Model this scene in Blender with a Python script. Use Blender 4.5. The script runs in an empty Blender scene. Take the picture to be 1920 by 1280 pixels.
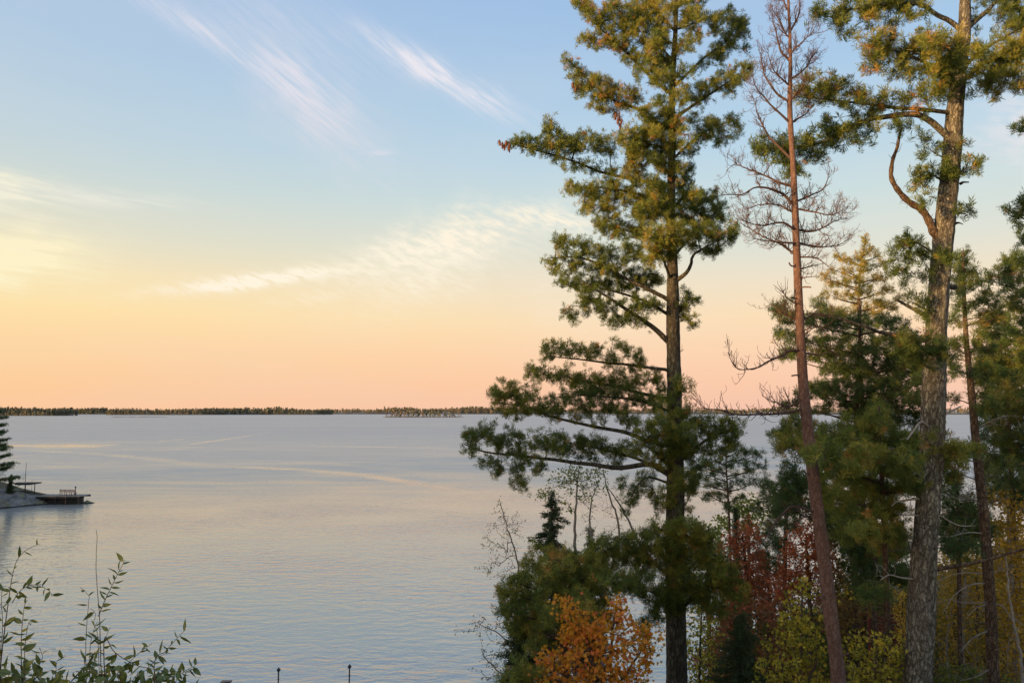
import bpy, math, random
import numpy as np
from mathutils import Vector, noise as mnoise

random.seed(11)
rng = np.random.default_rng(11)
D = bpy.data
C = bpy.context.scene.collection
scene = bpy.context.scene
R = math.radians

# ------------------------------------------------------------------ camera
F = 1440.0                      # focal length in pixels of the 1920 px wide photograph
PITCH = math.atan(129.0 / F)
H = 12.0                        # camera height above the lake
cam_d = D.cameras.new('camera')
cam_d.sensor_width = 36.0
cam_d.lens = 36.0 * F / 1920.0
cam_d.clip_start = 0.1
cam_d.clip_end = 20000
cam = D.objects.new('camera', cam_d)
C.objects.link(cam)
cam.location = (0, 0, H)
cam.rotation_euler = (R(90) + PITCH, 0, 0)
scene.camera = cam

# ------------------------------------------------------------------ world: sunset sky
SUN_AZ = (-0.82, -0.572)        # where the sun stands (behind, to the left)
SUN_EL = 3.2
W = D.worlds.new('World')
scene.world = W
W.use_nodes = True
nt = W.node_tree
nt.nodes.clear()


def srgb(r, g, b):
    f = lambda c: (c / 12.92 if c <= 0.04045 else ((c + 0.055) / 1.055) ** 2.4)
    return (f(r / 255), f(g / 255), f(b / 255), 1.0)


class NB:
    """small helper to write node maths"""
    def __init__(s, tree):
        s.t = tree

    def n(s, kind, **kw):
        nd = s.t.nodes.new(kind)
        for k, v in kw.items():
            setattr(nd, k, v)
        return nd

    def put(s, sock, v):
        if v is None:
            return
        if hasattr(v, 'is_output'):
            s.t.links.new(v, sock)
        else:
            sock.default_value = v

    def m(s, op, a, b=None, c=None, clamp=False):
        nd = s.n('ShaderNodeMath', operation=op, use_clamp=clamp)
        s.put(nd.inputs[0], a)
        s.put(nd.inputs[1], b)
        s.put(nd.inputs[2], c)
        return nd.outputs[0]

    def comb(s, x, y, z):
        nd = s.n('ShaderNodeCombineXYZ')
        s.put(nd.inputs[0], x); s.put(nd.inputs[1], y); s.put(nd.inputs[2], z)
        return nd.outputs[0]

    def sep(s, v):
        nd = s.n('ShaderNodeSeparateXYZ')
        s.t.links.new(v, nd.inputs[0])
        return nd.outputs

    def mapr(s, v, a, b, c=0.0, d=1.0, interp='SMOOTHSTEP'):
        nd = s.n('ShaderNodeMapRange', interpolation_type=interp)
        s.put(nd.inputs[0], v)
        for i, q in enumerate((a, b, c, d)):
            s.put(nd.inputs[1 + i], q)
        return nd.outputs[0]

    def noise(s, vec, scale, detail=4, rough=0.55, dist=0.0, lac=2.0):
        nd = s.n('ShaderNodeTexNoise')
        s.put(nd.inputs['Vector'], vec)
        nd.inputs['Scale'].default_value = scale
        nd.inputs['Detail'].default_value = detail
        nd.inputs['Roughness'].default_value = rough
        nd.inputs['Distortion'].default_value = dist
        return nd.outputs[0]

    def mix(s, f, a, b, mode='MIX'):
        nd = s.n('ShaderNodeMix', data_type='RGBA', blend_type=mode)
        s.put(nd.inputs[0], f)
        s.put(nd.inputs[6], a)
        s.put(nd.inputs[7], b)
        return nd.outputs[2]

    def ramp(s, f, stops):
        nd = s.n('ShaderNodeValToRGB')
        cr = nd.color_ramp
        while len(cr.elements) > 1:
            cr.elements.remove(cr.elements[-1])
        for i, (p, c) in enumerate(stops):
            e = cr.elements[0] if i == 0 else cr.elements.new(p)
            e.position = p
            e.color = c
        s.put(nd.inputs[0], f)
        return nd.outputs[0]


b = NB(nt)
tc = b.n('ShaderNodeTexCoord')
nrm = b.n('ShaderNodeVectorMath', operation='NORMALIZE')
nt.links.new(tc.outputs['Generated'], nrm.inputs[0])
dx, dy, dz = b.sep(nrm.outputs[0])
el = b.m('MULTIPLY', b.m('ARCSINE', dz), 180 / math.pi)
az = b.m('MULTIPLY', b.m('ARCTAN2', dx, dy), 180 / math.pi)
ela = b.m('ABSOLUTE', el)
elf = b.m('DIVIDE', ela, 90.0)
left = [(0, (254, 201, 152)), (2.2, (255, 206, 150)), (4.5, (255, 215, 158)), (6.7, (254, 226, 166)),
        (9, (248, 227, 178)), (11.5, (228, 222, 194)), (15, (204, 215, 211)), (18.4, (190, 209, 220)),
        (24, (180, 202, 224)), (29, (173, 196, 225)), (45, (160, 186, 220)), (90, (142, 170, 210))]
right = [(0, (246, 196, 172)), (2.2, (250, 202, 172)), (4.5, (252, 211, 176)), (6.7, (250, 221, 184)),
         (9, (240, 224, 198)), (11.5, (222, 224, 211)), (15, (203, 221, 222)), (18.4, (186, 213, 230)),
         (24, (168, 200, 230)), (29, (156, 190, 228)), (45, (140, 174, 220)), (90, (134, 164, 208))]
cl = b.ramp(elf, [(e / 90, srgb(*c)) for e, c in left])
cr_ = b.ramp(elf, [(e / 90, srgb(*c)) for e, c in right])
sl = math.hypot(*SUN_AZ)
hyp = b.m('SQRT', b.m('ADD', b.m('MULTIPLY', dx, dx), b.m('MULTIPLY', dy, dy)))
dsun = b.m('DIVIDE', b.m('ADD', b.m('MULTIPLY', dx, SUN_AZ[0] / sl), b.m('MULTIPLY', dy, SUN_AZ[1] / sl)),
           b.m('MAXIMUM', hyp, 0.001))
lr = b.mapr(dsun, -0.82, 0.12, 0, 1, 'LINEAR')
sky = b.mix(lr, cr_, cl)
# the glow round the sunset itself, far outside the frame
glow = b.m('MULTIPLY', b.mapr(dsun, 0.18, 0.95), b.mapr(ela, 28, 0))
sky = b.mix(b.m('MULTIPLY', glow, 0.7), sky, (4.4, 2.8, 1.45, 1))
# soft unevenness of the high haze
hz = b.noise(b.comb(b.m('MULTIPLY', az, 0.02), b.m('MULTIPLY', el, 0.09), 0.0), 2.2, 3, 0.5)
sky = b.mix(b.mapr(hz, 0.35, 0.75, 0, 0.13), sky, (0.74, 0.72, 0.70, 1))


def angs(px, py):
    """sky direction (azimuth, elevation in degrees) of a point of the photograph"""
    cx = (px - 960) / F
    cy = (640 - py) / F
    y = math.cos(PITCH) - cy * math.sin(PITCH)
    z = math.sin(PITCH) + cy * math.cos(PITCH)
    return math.degrees(math.atan2(cx, y)), math.degrees(math.atan2(z, math.hypot(cx, y)))


def slanted(deg, su, sv, seed, detail=5):
    """one long-grained noise field, shared by all clouds drawn out in that direction"""
    ca, sa = math.cos(R(deg)), math.sin(R(deg))
    u = b.m('ADD', b.m('MULTIPLY', az, ca), b.m('MULTIPLY', el, sa))
    v = b.m('SUBTRACT', b.m('MULTIPLY', el, ca), b.m('MULTIPLY', az, sa))
    return b.noise(b.comb(b.m('MULTIPLY', u, su), b.m('MULTIPLY', v, sv), seed), 1.0, detail, 0.62, 0.2)


GRAIN = {'high': slanted(-33, 0.22, 2.2, 1.0), 'bank': slanted(-18, 0.75, 2.3, 5.0, 6), 'flat': slanted(-5, 0.25, 2.4, 8.0, 4)}
WARP = b.m('SUBTRACT', b.noise(b.comb(az, el, 2.0), 0.30, 2), 0.5)
SOFT = b.noise(b.comb(az, el, 7.0), 0.45, 2, 0.5)


def cloud(p0, p1, width, strength, colour, grain='high', thr=(0.42, 0.72), fill=0.35):
    global sky
    a0, e0 = angs(*p0)
    a1, e1 = angs(*p1)
    L = math.hypot(a1 - a0, e1 - e0)
    ux, uy = (a1 - a0) / L, (e1 - e0) / L
    ca, ce = (a0 + a1) / 2, (e0 + e1) / 2
    A = b.m('SUBTRACT', az, ca)
    E = b.m('SUBTRACT', el, ce)
    u = b.m('ADD', b.m('MULTIPLY', A, ux / (L * 0.5)), b.m('MULTIPLY', E, uy / (L * 0.5)))
    v = b.m('SUBTRACT', b.m('MULTIPLY', E, ux / width), b.m('MULTIPLY', A, uy / width))
    v = b.m('ADD', v, b.m('MULTIPLY', WARP, 1.6))
    g = b.m('ADD', b.m('MULTIPLY', u, u), b.m('MULTIPLY', v, v))
    env = b.m('EXPONENT', b.m('MULTIPLY', g, -1.0))
    st = b.mapr(GRAIN[grain], thr[0], thr[1])
    f = b.m('MULTIPLY', env, b.m('ADD', b.m('MULTIPLY', st, 0.8 * strength), b.m('MULTIPLY', SOFT, fill * strength)), clamp=True)
    sky = b.mix(f, sky, colour)


WC = srgb(224, 224, 235)
YC = srgb(255, 244, 222)
PC = srgb(232, 222, 224)
cloud((230, -30), (580, 165), 0.70, 0.9, WC, 'high', (0.32, 0.72))
cloud((460, 70), (650, 250), 1.5, 1.25, WC, 'high', (0.28, 0.76))
cloud((500, 130), (720, 320), 2.6, 0.34, PC, 'high', (0.3, 0.8), 0.6)
cloud((380, -60), (680, 120), 1.6, 0.30, WC, 'high', (0.35, 0.75))
cloud((700, 72), (950, 205), 0.80, 1.3, srgb(232, 230, 238), 'high', (0.34, 0.66), 0.5)
cloud((690, 290), (740, 286), 0.22, 0.6, WC, 'flat', (0.3, 0.6))
cloud((640, 505), (1010, 412), 1.6, 1.6, YC, 'bank', (0.34, 0.78), 0.4)
cloud((700, 540), (900, 450), 2.3, 0.85, YC, 'bank', (0.35, 0.75), 0.6)
cloud((330, 542), (640, 505), 0.5, 1.6, YC, 'bank', (0.36, 0.60), 0.5)
cloud((520, 570), (660, 545), 0.45, 0.4, YC, 'bank', (0.38, 0.7))
cloud((950, 395), (1130, 425), 0.7, 1.0, YC, 'bank', (0.36, 0.62))
cloud((900, 470), (1200, 640), 2.6, 0.30, srgb(250, 232, 214), 'bank', (0.3, 0.75), 0.6)
cloud((-120, 345), (90, 362), 0.8, 2.2, srgb(242, 238, 216), 'flat', (0.36, 0.66), 0.5)
cloud((0, 350), (340, 385), 0.6, 0.8, srgb(236, 234, 222), 'flat', (0.36, 0.70))
cloud((-160, 470), (140, 485), 1.5, 2.4, srgb(253, 241, 200), 'flat', (0.33, 0.70), 0.6)
cloud((-160, 380), (200, 440), 1.8, 0.42, srgb(240, 234, 212), 'flat', (0.3, 0.75), 0.6)
cloud((1880, 210), (2100, 290), 2.6, 1.0, srgb(236, 230, 232), 'bank', (0.36, 0.62), 0.7)
# thin cirrus over the rest of the sky
rest = b.m('MULTIPLY', b.mapr(b.m('ABSOLUTE', az), 36, 60), b.mapr(GRAIN['high'], 0.48, 0.8, 0, 0.5))
sky = b.mix(b.m('MULTIPLY', rest, b.mapr(ela, 4, 16)), sky, WC)
# physical sky for the same hour, blended in
nish = b.n('ShaderNodeTexSky', sky_type='NISHITA')
nish.sun_disc = False
nish.sun_elevation = R(SUN_EL)
nish.sun_rotation = math.atan2(SUN_AZ[0], SUN_AZ[1])
nish.air_density = 1.0
nish.dust_density = 1.5
nz = b.mix(1.0, nish.outputs[0], (0.12, 0.12, 0.12, 1), 'MULTIPLY')
sky = b.mix(0.06, sky, nz)
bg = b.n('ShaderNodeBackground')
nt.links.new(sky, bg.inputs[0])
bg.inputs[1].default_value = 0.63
wo = b.n('ShaderNodeOutputWorld')
nt.links.new(bg.outputs[0], wo.inputs[0])
try:
    W.cycles.sampling_method = 'MANUAL'
    W.cycles.sample_map_resolution = 512
except Exception:
    pass

sun_d = D.lights.new('sun', 'SUN')
sun_d.energy = 5.0
sun_d.angle = R(1.2)
sun_d.color = (1.0, 0.58, 0.24)
sun = D.objects.new('sun', sun_d)
C.objects.link(sun)
sd = Vector((SUN_AZ[0] / sl * math.cos(R(SUN_EL)), SUN_AZ[1] / sl * math.cos(R(SUN_EL)), math.sin(R(SUN_EL))))
sun.rotation_euler = sd.to_track_quat('Z', 'Y').to_euler()
sun.location = sd * 200

scene.view_settings.view_transform = 'Standard'
scene.view_settings.look = 'None'
scene.view_settings.exposure = 0.75
scene.view_settings.gamma = 1.0
scene.view_settings.use_curve_mapping = False
scene.render.engine = 'CYCLES'
scene.cycles.max_bounces = 5
scene.cycles.diffuse_bounces = 3
scene.cycles.glossy_bounces = 3
scene.cycles.transmission_bounces = 3
scene.cycles.use_denoising = True


# ------------------------------------------------------------------ helpers
def P(px, py, Y):
    """a point of the photograph, at its real distance Y in front of the camera"""
    px = np.asarray(px, float); py = np.asarray(py, float); Y = np.asarray(Y, float)
    cx = (px - 960) / F
    cy = (640 - py) / F
    t = Y / (math.cos(PITCH) - cy * math.sin(PITCH))
    z = H + t * (math.sin(PITCH) + cy * math.cos(PITCH))
    return np.stack(np.broadcast_arrays(t * cx, Y, z), -1)


def thing(o, label, cat, group=None, kind=None):
    o['label'] = label
    o['category'] = cat
    if group:
        o['group'] = group
    if kind:
        o['kind'] = kind
    return o


def empty(name, loc, label, cat, group=None):
    o = D.objects.new(name, None)
    C.objects.link(o)
    o.location = tuple(float(q) for q in loc)
    return thing(o, label, cat, group)


class Acc:
    """collects triangles/quads (numpy) and links them as one mesh object"""
    def __init__(s):
        s.v, s.f, s.q, s.t, s.n = [], [], [], [], 0

    def add(s, v, tri=None, quad=None, tint=None):
        v = np.asarray(v, np.float32).reshape(-1, 3)
        if tri is not None and len(tri):
            s.f.append(np.asarray(tri, np.int64).reshape(-1, 3) + s.n)
        if quad is not None and len(quad):
            s.q.append(np.asarray(quad, np.int64).reshape(-1, 4) + s.n)
        s.v.append(v)
        if tint is None:
            tint = 0.5
        s.t.append(np.broadcast_to(np.asarray(tint, np.float32), (len(v),)))
        s.n += len(v)

    def mesh(s, name, mat, smooth=False, origin=(0, 0, 0)):
        me = D.meshes.new(name)
        v = np.concatenate(s.v) - np.asarray(origin, np.float32)
        f = np.concatenate(s.f) if s.f else np.zeros((0, 3), np.int64)
        q = np.concatenate(s.q) if s.q else np.zeros((0, 4), np.int64)
        me.vertices.add(len(v))
        me.vertices.foreach_set('co', v.ravel())
        nl = f.size + q.size
        me.loops.add(nl)
        me.loops.foreach_set('vertex_index', np.concatenate([f.ravel(), q.ravel()]).astype(np.int32))
        me.polygons.add(len(f) + len(q))
        st = np.concatenate([np.arange(len(f)) * 3, f.size + np.arange(len(q)) * 4]).astype(np.int32)
        me.polygons.foreach_set('loop_start', st)
        if smooth:
            me.polygons.foreach_set('use_smooth', np.ones(len(f) + len(q), bool))
        me.update(calc_edges=True)
        at = me.attributes.new('tint', 'FLOAT', 'POINT')
        at.data.foreach_set('value', np.concatenate(s.t).astype(np.float32))
        me.materials.append(mat)
        return me

    def build(s, name, mat, parent=None, smooth=False, origin=None, kind=None):
        if parent is not None:
            org = world_loc(parent)
        else:
            org = Vector(origin if origin is not None else (0, 0, 0))
        me = s.mesh(name, mat, smooth, tuple(org))
        o = D.objects.new(name, me)
        C.objects.link(o)
        if parent is not None:
            o.parent = parent
        else:
            o.location = org
        if kind:
            o['kind'] = kind
        return o


def world_loc(o):
    l = Vector((0, 0, 0))
    while o is not None:
        l += o.location
        o = o.parent
    return l


def unit(v):
    return v / np.maximum(np.linalg.norm(v, axis=-1, keepdims=True), 1e-9)


def tube(acc, pts, rad, sides=8, cap=True, tint=0.5, rough=None):
    """a round tapering limb along a polyline"""
    pts = np.asarray(pts, float)
    n = len(pts)
    rad = np.broadcast_to(np.asarray(rad, float), (n,))
    tg = unit(np.gradient(pts, axis=0))
    ref = np.array([0.31, -0.95, 0.05]) if abs(tg[0, 2]) > 0.7 else np.array([0.02, 0.05, 1.0])
    x = unit(np.cross(tg, ref))
    y = np.cross(tg, x)
    a = np.arange(sides) / sides * 2 * math.pi
    ring = np.cos(a)[None, :, None] * x[:, None] + np.sin(a)[None, :, None] * y[:, None]
    rr = np.repeat(rad[:, None], sides, 1)
    if rough is not None:
        rr = rough(pts, a, rr)
    v = pts[:, None] + ring * rr[..., None]
    i = np.arange(n - 1)[:, None] * sides
    j = np.arange(sides)[None]
    k = (j + 1) % sides
    q = np.stack([i + j, i + k, i + sides + k, i + sides + j], -1).reshape(-1, 4)
    v = v.reshape(-1, 3)
    if cap:
        v = np.concatenate([v, pts[-1:] + tg[-1:] * rad[-1] * 0.6])
        b0 = (n - 1) * sides
        tr = [(b0 + m, b0 + (m + 1) % sides, n * sides) for m in range(sides)]
        acc.add(v, tr, q, tint)
    else:
        acc.add(v, None, q, tint)


def sticks(acc, A, B, ra, rb, sides=3, tint=0.5):
    """many thin twig segments at once"""
    if len(A) == 0:
        return
    A = np.asarray(A); B = np.asarray(B)
    ra = np.asarray(ra); rb = np.asarray(rb)
    t = unit(B - A)
    ref = np.where(np.abs(t[:, 2:3]) > 0.8, np.array([[1.0, 0, 0]]), np.array([[0, 0, 1.0]]))
    x = unit(np.cross(t, ref))
    y = np.cross(t, x)
    a = np.arange(sides) / sides * 2 * math.pi
    ring = np.cos(a)[None, :, None] * x[:, None] + np.sin(a)[None, :, None] * y[:, None]
    va = A[:, None] - t[:, None] * ra[:, None, None] * 0.5 + ring * ra[:, None, None]
    vb = B[:, None] + ring * rb[:, None, None]
    v = np.concatenate([va, vb], 1).reshape(-1, 3)
    m = np.arange(len(A))[:, None] * (2 * sides)
    j = np.arange(sides)[None]
    k = (j + 1) % sides
    q = np.stack([m + j, m + k, m + sides + k, m + sides + j], -1).reshape(-1, 4)
    acc.add(v, None, q, tint)


def frames(d, rg):
    """rotation matrices whose z axis is d with a random roll"""
    d = unit(d)
    r = rg.normal(size=d.shape)
    x = unit(np.cross(d, r))
    y = np.cross(d, x)
    return np.stack([x, y, d], -1)


def stamp(acc, templates, pos, dirs, scale, tint, rg):
    """copies small leaf / needle templates to every position"""
    pos = np.asarray(pos); n = len(pos)
    if n == 0:
        return
    M = frames(np.asarray(dirs), rg)
    scale = np.broadcast_to(np.asarray(scale, float), (n,))
    tint = np.broadcast_to(np.asarray(tint, float), (n,))
    which = rg.integers(0, len(templates), n)
    for w, (tv, tf) in enumerate(templates):
        s = which == w
        k = int(s.sum())
        if not k:
            continue
        v = np.einsum('nij,vj->nvi', M[s], tv) * scale[s][:, None, None] + pos[s][:, None]
        f = tf[None] + np.arange(k)[:, None, None] * len(tv)
        acc.add(v.reshape(-1, 3), f.reshape(-1, 3), None, np.repeat(tint[s], len(tv)))


def needle_template(k, L, w, lo, hi, shoot, rg):
    """a shoot with k needles; z is the shoot's direction, size in metres"""
    v, f = [], []
    for i in range(k):
        u = rg.random()
        z0 = -shoot * (1 - u)
        ang = R(lo + (hi - lo) * rg.random() * (1.15 - 0.55 * u))
        ph = rg.random() * 2 * math.pi
        d = np.array([math.sin(ang) * math.cos(ph), math.sin(ang) * math.sin(ph), math.cos(ang)])
        side = unit(np.cross(d, rg.normal(size=3)))
        ln = L * (0.75 + 0.4 * rg.random())
        o = np.array([0, 0, z0])
        m = len(v)
        v += [o - side * w * 0.25, o + d * ln * 0.55 + side * w * 0.5 + np.array([0, 0, -0.04 * ln]), o + d * ln]
        f.append((m, m + 1, m + 2))
    return np.array(v), np.array(f)


NT_WHITE = [needle_template(28, 0.110, 0.0145, 20, 82, 0.11, rng) for _ in range(6)]
NT_FAR = [needle_template(16, 0.135, 0.022, 20, 85, 0.14, rng) for _ in range(6)]
NT_DEAD = [needle_template(7, 0.10, 0.006, 10, 70, 0.10, rng) for _ in range(4)]
NT_SPRUCE = [needle_template(12, 0.085, 0.03, 25, 75, 0.24, rng) for _ in range(5)]


def leaf_template(kind):
    if kind == 'oval':
        v = [(0, 0, 0), (0.26, 0, 0.25), (0.30, 0, 0.5), (0.17, 0, 0.8), (0, 0, 1.08),
             (-0.17, 0, 0.8), (-0.30, 0, 0.5), (-0.26, 0, 0.25), (0, 0, 0.5)]
        v = [(x, abs(x) * 0.35 + 0.12 * (z - 0.5) ** 2, z) for x, y, z in v]
        f = [(8, i, (i + 1) % 8) for i in range(8)]
    elif kind == 'maple':
        pr = [(0, 0.0), (0.20, 0.12), (0.52, 0.06), (0.34, 0.30), (0.62, 0.62), (0.26, 0.60), (0.0, 1.08),
              (-0.26, 0.60), (-0.62, 0.62), (-0.34, 0.30), (-0.52, 0.06), (-0.20, 0.12)]
        v = [(x, abs(x) * 0.3 - 0.1 * z * z, z) for x, z in pr] + [(0, 0.0, 0.38)]
        f = [(12, i, (i + 1) % 12) for i in range(12)]
    else:
        v = [(0, 0, 0), (0.34, 0.1, 0.5), (0, 0.02, 1), (-0.34, 0.1, 0.5)]
        f = [(0, 1, 2), (0, 2, 3)]
    return np.array(v, float), np.array(f)


LT_OVAL, LT_MAPLE, LT_SMALL = [[leaf_template(k)] for k in ('oval', 'maple', 'small')]


def smooth_path(pts, step):
    """Catmull-Rom through control points (n,k), resampled"""
    pts = np.asarray(pts, float)
    if len(pts) == 2:
        seg = np.linalg.norm(pts[1, :3] - pts[0, :3])
        n = max(2, int(seg / step) + 1)
        t = np.linspace(0, 1, n)[:, None]
        return pts[0] * (1 - t) + pts[1] * t
    p = np.concatenate([[2 * pts[0] - pts[1]], pts, [2 * pts[-1] - pts[-2]]])
    out = []
    for i in range(1, len(p) - 2):
        seg = np.linalg.norm(p[i + 1, :3] - p[i, :3])
        n = max(1, int(math.ceil(seg / step)))
        t = (np.arange(n) / n)[:, None]
        out.append(0.5 * (2 * p[i] + (p[i + 1] - p[i - 1]) * t + (2 * p[i - 1] - 5 * p[i] + 4 * p[i + 1] - p[i + 2]) * t ** 2
                          + (3 * p[i] - p[i - 1] - 3 * p[i + 1] + p[i + 2]) * t ** 3))
    out.append(p[-2:-1])
    return np.concatenate(out)


def grow(base, targets, rg, step=0.22, bend=0.12):
    """branching twigs from the base nodes to every target; returns nodes, parents, tip flags"""
    nb = len(base)
    cap = nb + len(targets) * 7 + 10
    N = np.zeros((cap, 3)); par = np.full(cap, -1)
    N[:nb] = base
    par[1:nb] = np.arange(nb - 1)
    n = nb
    d0 = np.min(np.linalg.norm(targets[:, None] - base[None, ::3], axis=2), axis=1)
    tips = []
    for ti in np.argsort(d0):
        T = targets[ti]
        dd = np.linalg.norm(N[:n] - T, axis=1)
        j = int(np.argmin(dd))
        dist = dd[j]
        k = min(6, max(1, int(dist / step)))
        S = N[j]
        off = rg.normal(size=3) * dist * bend
        off[2] -= dist * 0.06
        prev = j
        for m in range(1, k + 1):
            t = m / k
            N[n] = S * (1 - t) + T * t + off * math.sin(math.pi * t)
            par[n] = prev
            prev = n
            n += 1
        tips.append(prev)
    return N[:n], par[:n], np.array(tips, int), nb


def skeleton(acc, N, par, tips, nb, rt, rmax, sides=3, expo=0.48):
    cnt = np.zeros(len(N))
    cnt[tips] = 1
    for i in range(len(N) - 1, nb - 1, -1):
        cnt[par[i]] += cnt[i]
    idx = np.arange(nb, len(N))
    r = np.minimum(rt * np.maximum(cnt, 1) ** expo, rmax)
    sticks(acc, N[par[idx]], N[idx], np.minimum(r[par[idx]], r[idx] * 1.35), r[idx], sides)


# ------------------------------------------------------------------ materials
def new_mat(name):
    m = D.materials.new(name)
    m.use_nodes = True
    t = m.node_tree
    t.nodes.clear()
    out = t.nodes.new('ShaderNodeOutputMaterial')
    return m, NB(t), out


def foliage_mat(name, stops, transl=0.3, rough=0.5, gloss=0.012, gain=None):
    """leaf colours picked by each clump's own tint"""
    m, n, out = new_mat(name)
    at = n.n('ShaderNodeAttribute', attribute_name='tint')
    geo = n.n('ShaderNodeNewGeometry')
    oi = n.n('ShaderNodeObjectInfo')
    nz = n.noise(geo.outputs['Position'], 1.1, 2)
    f = n.m('ADD', at.outputs['Fac'], n.m('MULTIPLY', n.m('SUBTRACT', nz, 0.5), 0.5))
    f = n.m('ADD', f, n.m('MULTIPLY', n.m('SUBTRACT', oi.outputs['Random'], 0.5), 0.12), clamp=True)
    gain = gain or (1.7 if max(max(c) for p, c in stops) < 0.26 else 1.5)
    col = n.ramp(f, [(p, (min(0.85, c[0] * gain * 0.98), min(0.8, c[1] * gain), c[2] * gain * 0.9, 1)) for p, c in stops])
    df = n.n('ShaderNodeBsdfDiffuse')
    tr = n.n('ShaderNodeBsdfTranslucent')
    gl = n.n('ShaderNodeBsdfGlossy')
    gl.inputs['Roughness'].default_value = rough
    gl.inputs['Color'].default_value = (1, 1, 1, 1)
    n.put(df.inputs[0], col)
    n.put(tr.inputs[0], col)
    m1 = n.n('ShaderNodeMixShader'); m1.inputs[0].default_value = transl
    m.node_tree.links.new(df.outputs[0], m1.inputs[1]); m.node_tree.links.new(tr.outputs[0], m1.inputs[2])
    m2 = n.n('ShaderNodeMixShader'); m2.inputs[0].default_value = gloss
    m.node_tree.links.new(m1.outputs[0], m2.inputs[1]); m.node_tree.links.new(gl.outputs[0], m2.inputs[2])
    m.node_tree.links.new(m2.outputs[0], out.inputs[0])
    return m


def bark_mat(name, deep, mid, light, lichen=None, lichen_amt=0.5, sc=14.0, stretch=0.28, bump=0.5):
    m, n, out = new_mat(name)
    geo = n.n('ShaderNodeNewGeometry')
    x, y, z = n.sep(geo.outputs['Position'])
    wv = n.noise(geo.outputs['Position'], 9.0, 4, 0.65)
    wv2 = n.noise(geo.outputs['Position'], 26.0, 3, 0.6)
    off = n.m('ADD', n.m('MULTIPLY', wv, 0.14), n.m('MULTIPLY', wv2, 0.04))
    v = n.comb(n.m('ADD', x, off), n.m('ADD', y, n.m('MULTIPLY', wv2, 0.06)), n.m('ADD', n.m('MULTIPLY', z, stretch), n.m('MULTIPLY', wv, 0.05)))
    vo = n.n('ShaderNodeTexVoronoi', feature='DISTANCE_TO_EDGE')
    n.put(vo.inputs['Vector'], v); vo.inputs['Scale'].default_value = sc * 0.95
    crack = n.m('MULTIPLY', n.mapr(vo.outputs['Distance'], 0.0, 0.24, 0.25, 1), n.mapr(n.noise(v, sc * 1.3, 5, 0.7, 0.8), 0.36, 0.56, 0.2, 1))
    fine = n.noise(v, 70, 5, 0.7)
    big = n.noise(geo.outputs['Position'], 1.3, 4, 0.6)
    plate = n.mix(n.mapr(fine, 0.38, 0.66), (*mid, 1), (*light, 1))
    plate = n.mix(n.mapr(big, 0.4, 0.65, 0, 0.6), plate, (*mid, 1))
    if lichen:
        sp = n.noise(v, 13, 6, 0.75)
        reg = n.noise(geo.outputs['Position'], 0.9, 3, 0.5)
        f = n.m('MULTIPLY', n.mapr(sp, 0.46, 0.60), n.mapr(reg, 0.36, 0.58, 0.2, lichen_amt))
        plate = n.mix(f, plate, (*lichen, 1))
    col = n.mix(crack, (*deep, 1), plate)
    bs = n.n('ShaderNodeBsdfPrincipled')
    n.put(bs.inputs['Base Color'], col)
    bs.inputs['Roughness'].default_value = 0.9
    bs.inputs['Specular IOR Level'].default_value = 0.2
    h = n.m('ADD', crack, n.m('MULTIPLY', fine, 0.5))
    bp = n.n('ShaderNodeBump')
    bp.inputs['Strength'].default_value = bump
    bp.inputs['Distance'].default_value = 0.03
    n.put(bp.inputs['Height'], h)
    n.t.links.new(bp.outputs[0], bs.inputs['Normal'])
    n.t.links.new(bs.outputs[0], out.inputs[0])
    return m


def plain_mat(name, c1, c2=None, rough=0.7, sc=6.0, metal=0.0, stretch=(1, 1, 1)):
    m, n, out = new_mat(name)
    tcn = n.n('ShaderNodeTexCoord')
    mp = n.n('ShaderNodeMapping')
    n.t.links.new(tcn.outputs['Object'], mp.inputs[0])
    mp.inputs['Scale'].default_value = stretch
    nz = n.noise(mp.outputs[0], sc, 5, 0.6)
    col = n.mix(n.mapr(nz, 0.3, 0.7), (*c1, 1), (*(c2 or c1), 1))
    bs = n.n('ShaderNodeBsdfPrincipled')
    n.put(bs.inputs['Base Color'], col)
    bs.inputs['Roughness'].default_value = rough
    bs.inputs['Metallic'].default_value = metal
    bp = n.n('ShaderNodeBump'); bp.inputs['Strength'].default_value = 0.3; bp.inputs['Distance'].default_value = 0.02
    n.put(bp.inputs['Height'], nz)
    n.t.links.new(bp.outputs[0], bs.inputs['Normal'])
    n.t.links.new(bs.outputs[0], out.inputs[0])
    return m


M_WHITE = foliage_mat('white_pine_needles', [(0.0, (0.034, 0.052, 0.016)), (0.4, (0.070, 0.098, 0.024)),
                                             (0.75, (0.140, 0.145, 0.030)), (0.93, (0.20, 0.165, 0.04)), (1.0, (0.24, 0.13, 0.04))])
M_DARKPINE = foliage_mat('dark_pine_needles', [(0.0, (0.026, 0.050, 0.020)), (0.5, (0.056, 0.086, 0.026)),
                                               (0.9, (0.120, 0.120, 0.030)), (1.0, (0.17, 0.10, 0.04))])
M_OLIVE = foliage_mat('olive_pine_needles', [(0.0, (0.08, 0.09, 0.022)), (0.5, (0.15, 0.14, 0.03)),
                                             (1.0, (0.24, 0.17, 0.04))])
M_SPRUCE = foliage_mat('spruce_needles', [(0.0, (0.016, 0.030, 0.018)), (1.0, (0.045, 0.065, 0.030))], 0.15)
M_DEADN = foliage_mat('withered_needles', [(0.0, (0.07, 0.035, 0.025)), (1.0, (0.16, 0.08, 0.045))])
M_ORANGE = foliage_mat('orange_maple_leaves', [(0.0, (0.34, 0.20, 0.02)), (0.35, (0.62, 0.29, 0.03)), (0.7, (0.72, 0.26, 0.05)),
                                               (1.0, (0.60, 0.16, 0.07))], 0.4, gain=1.1)
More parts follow.
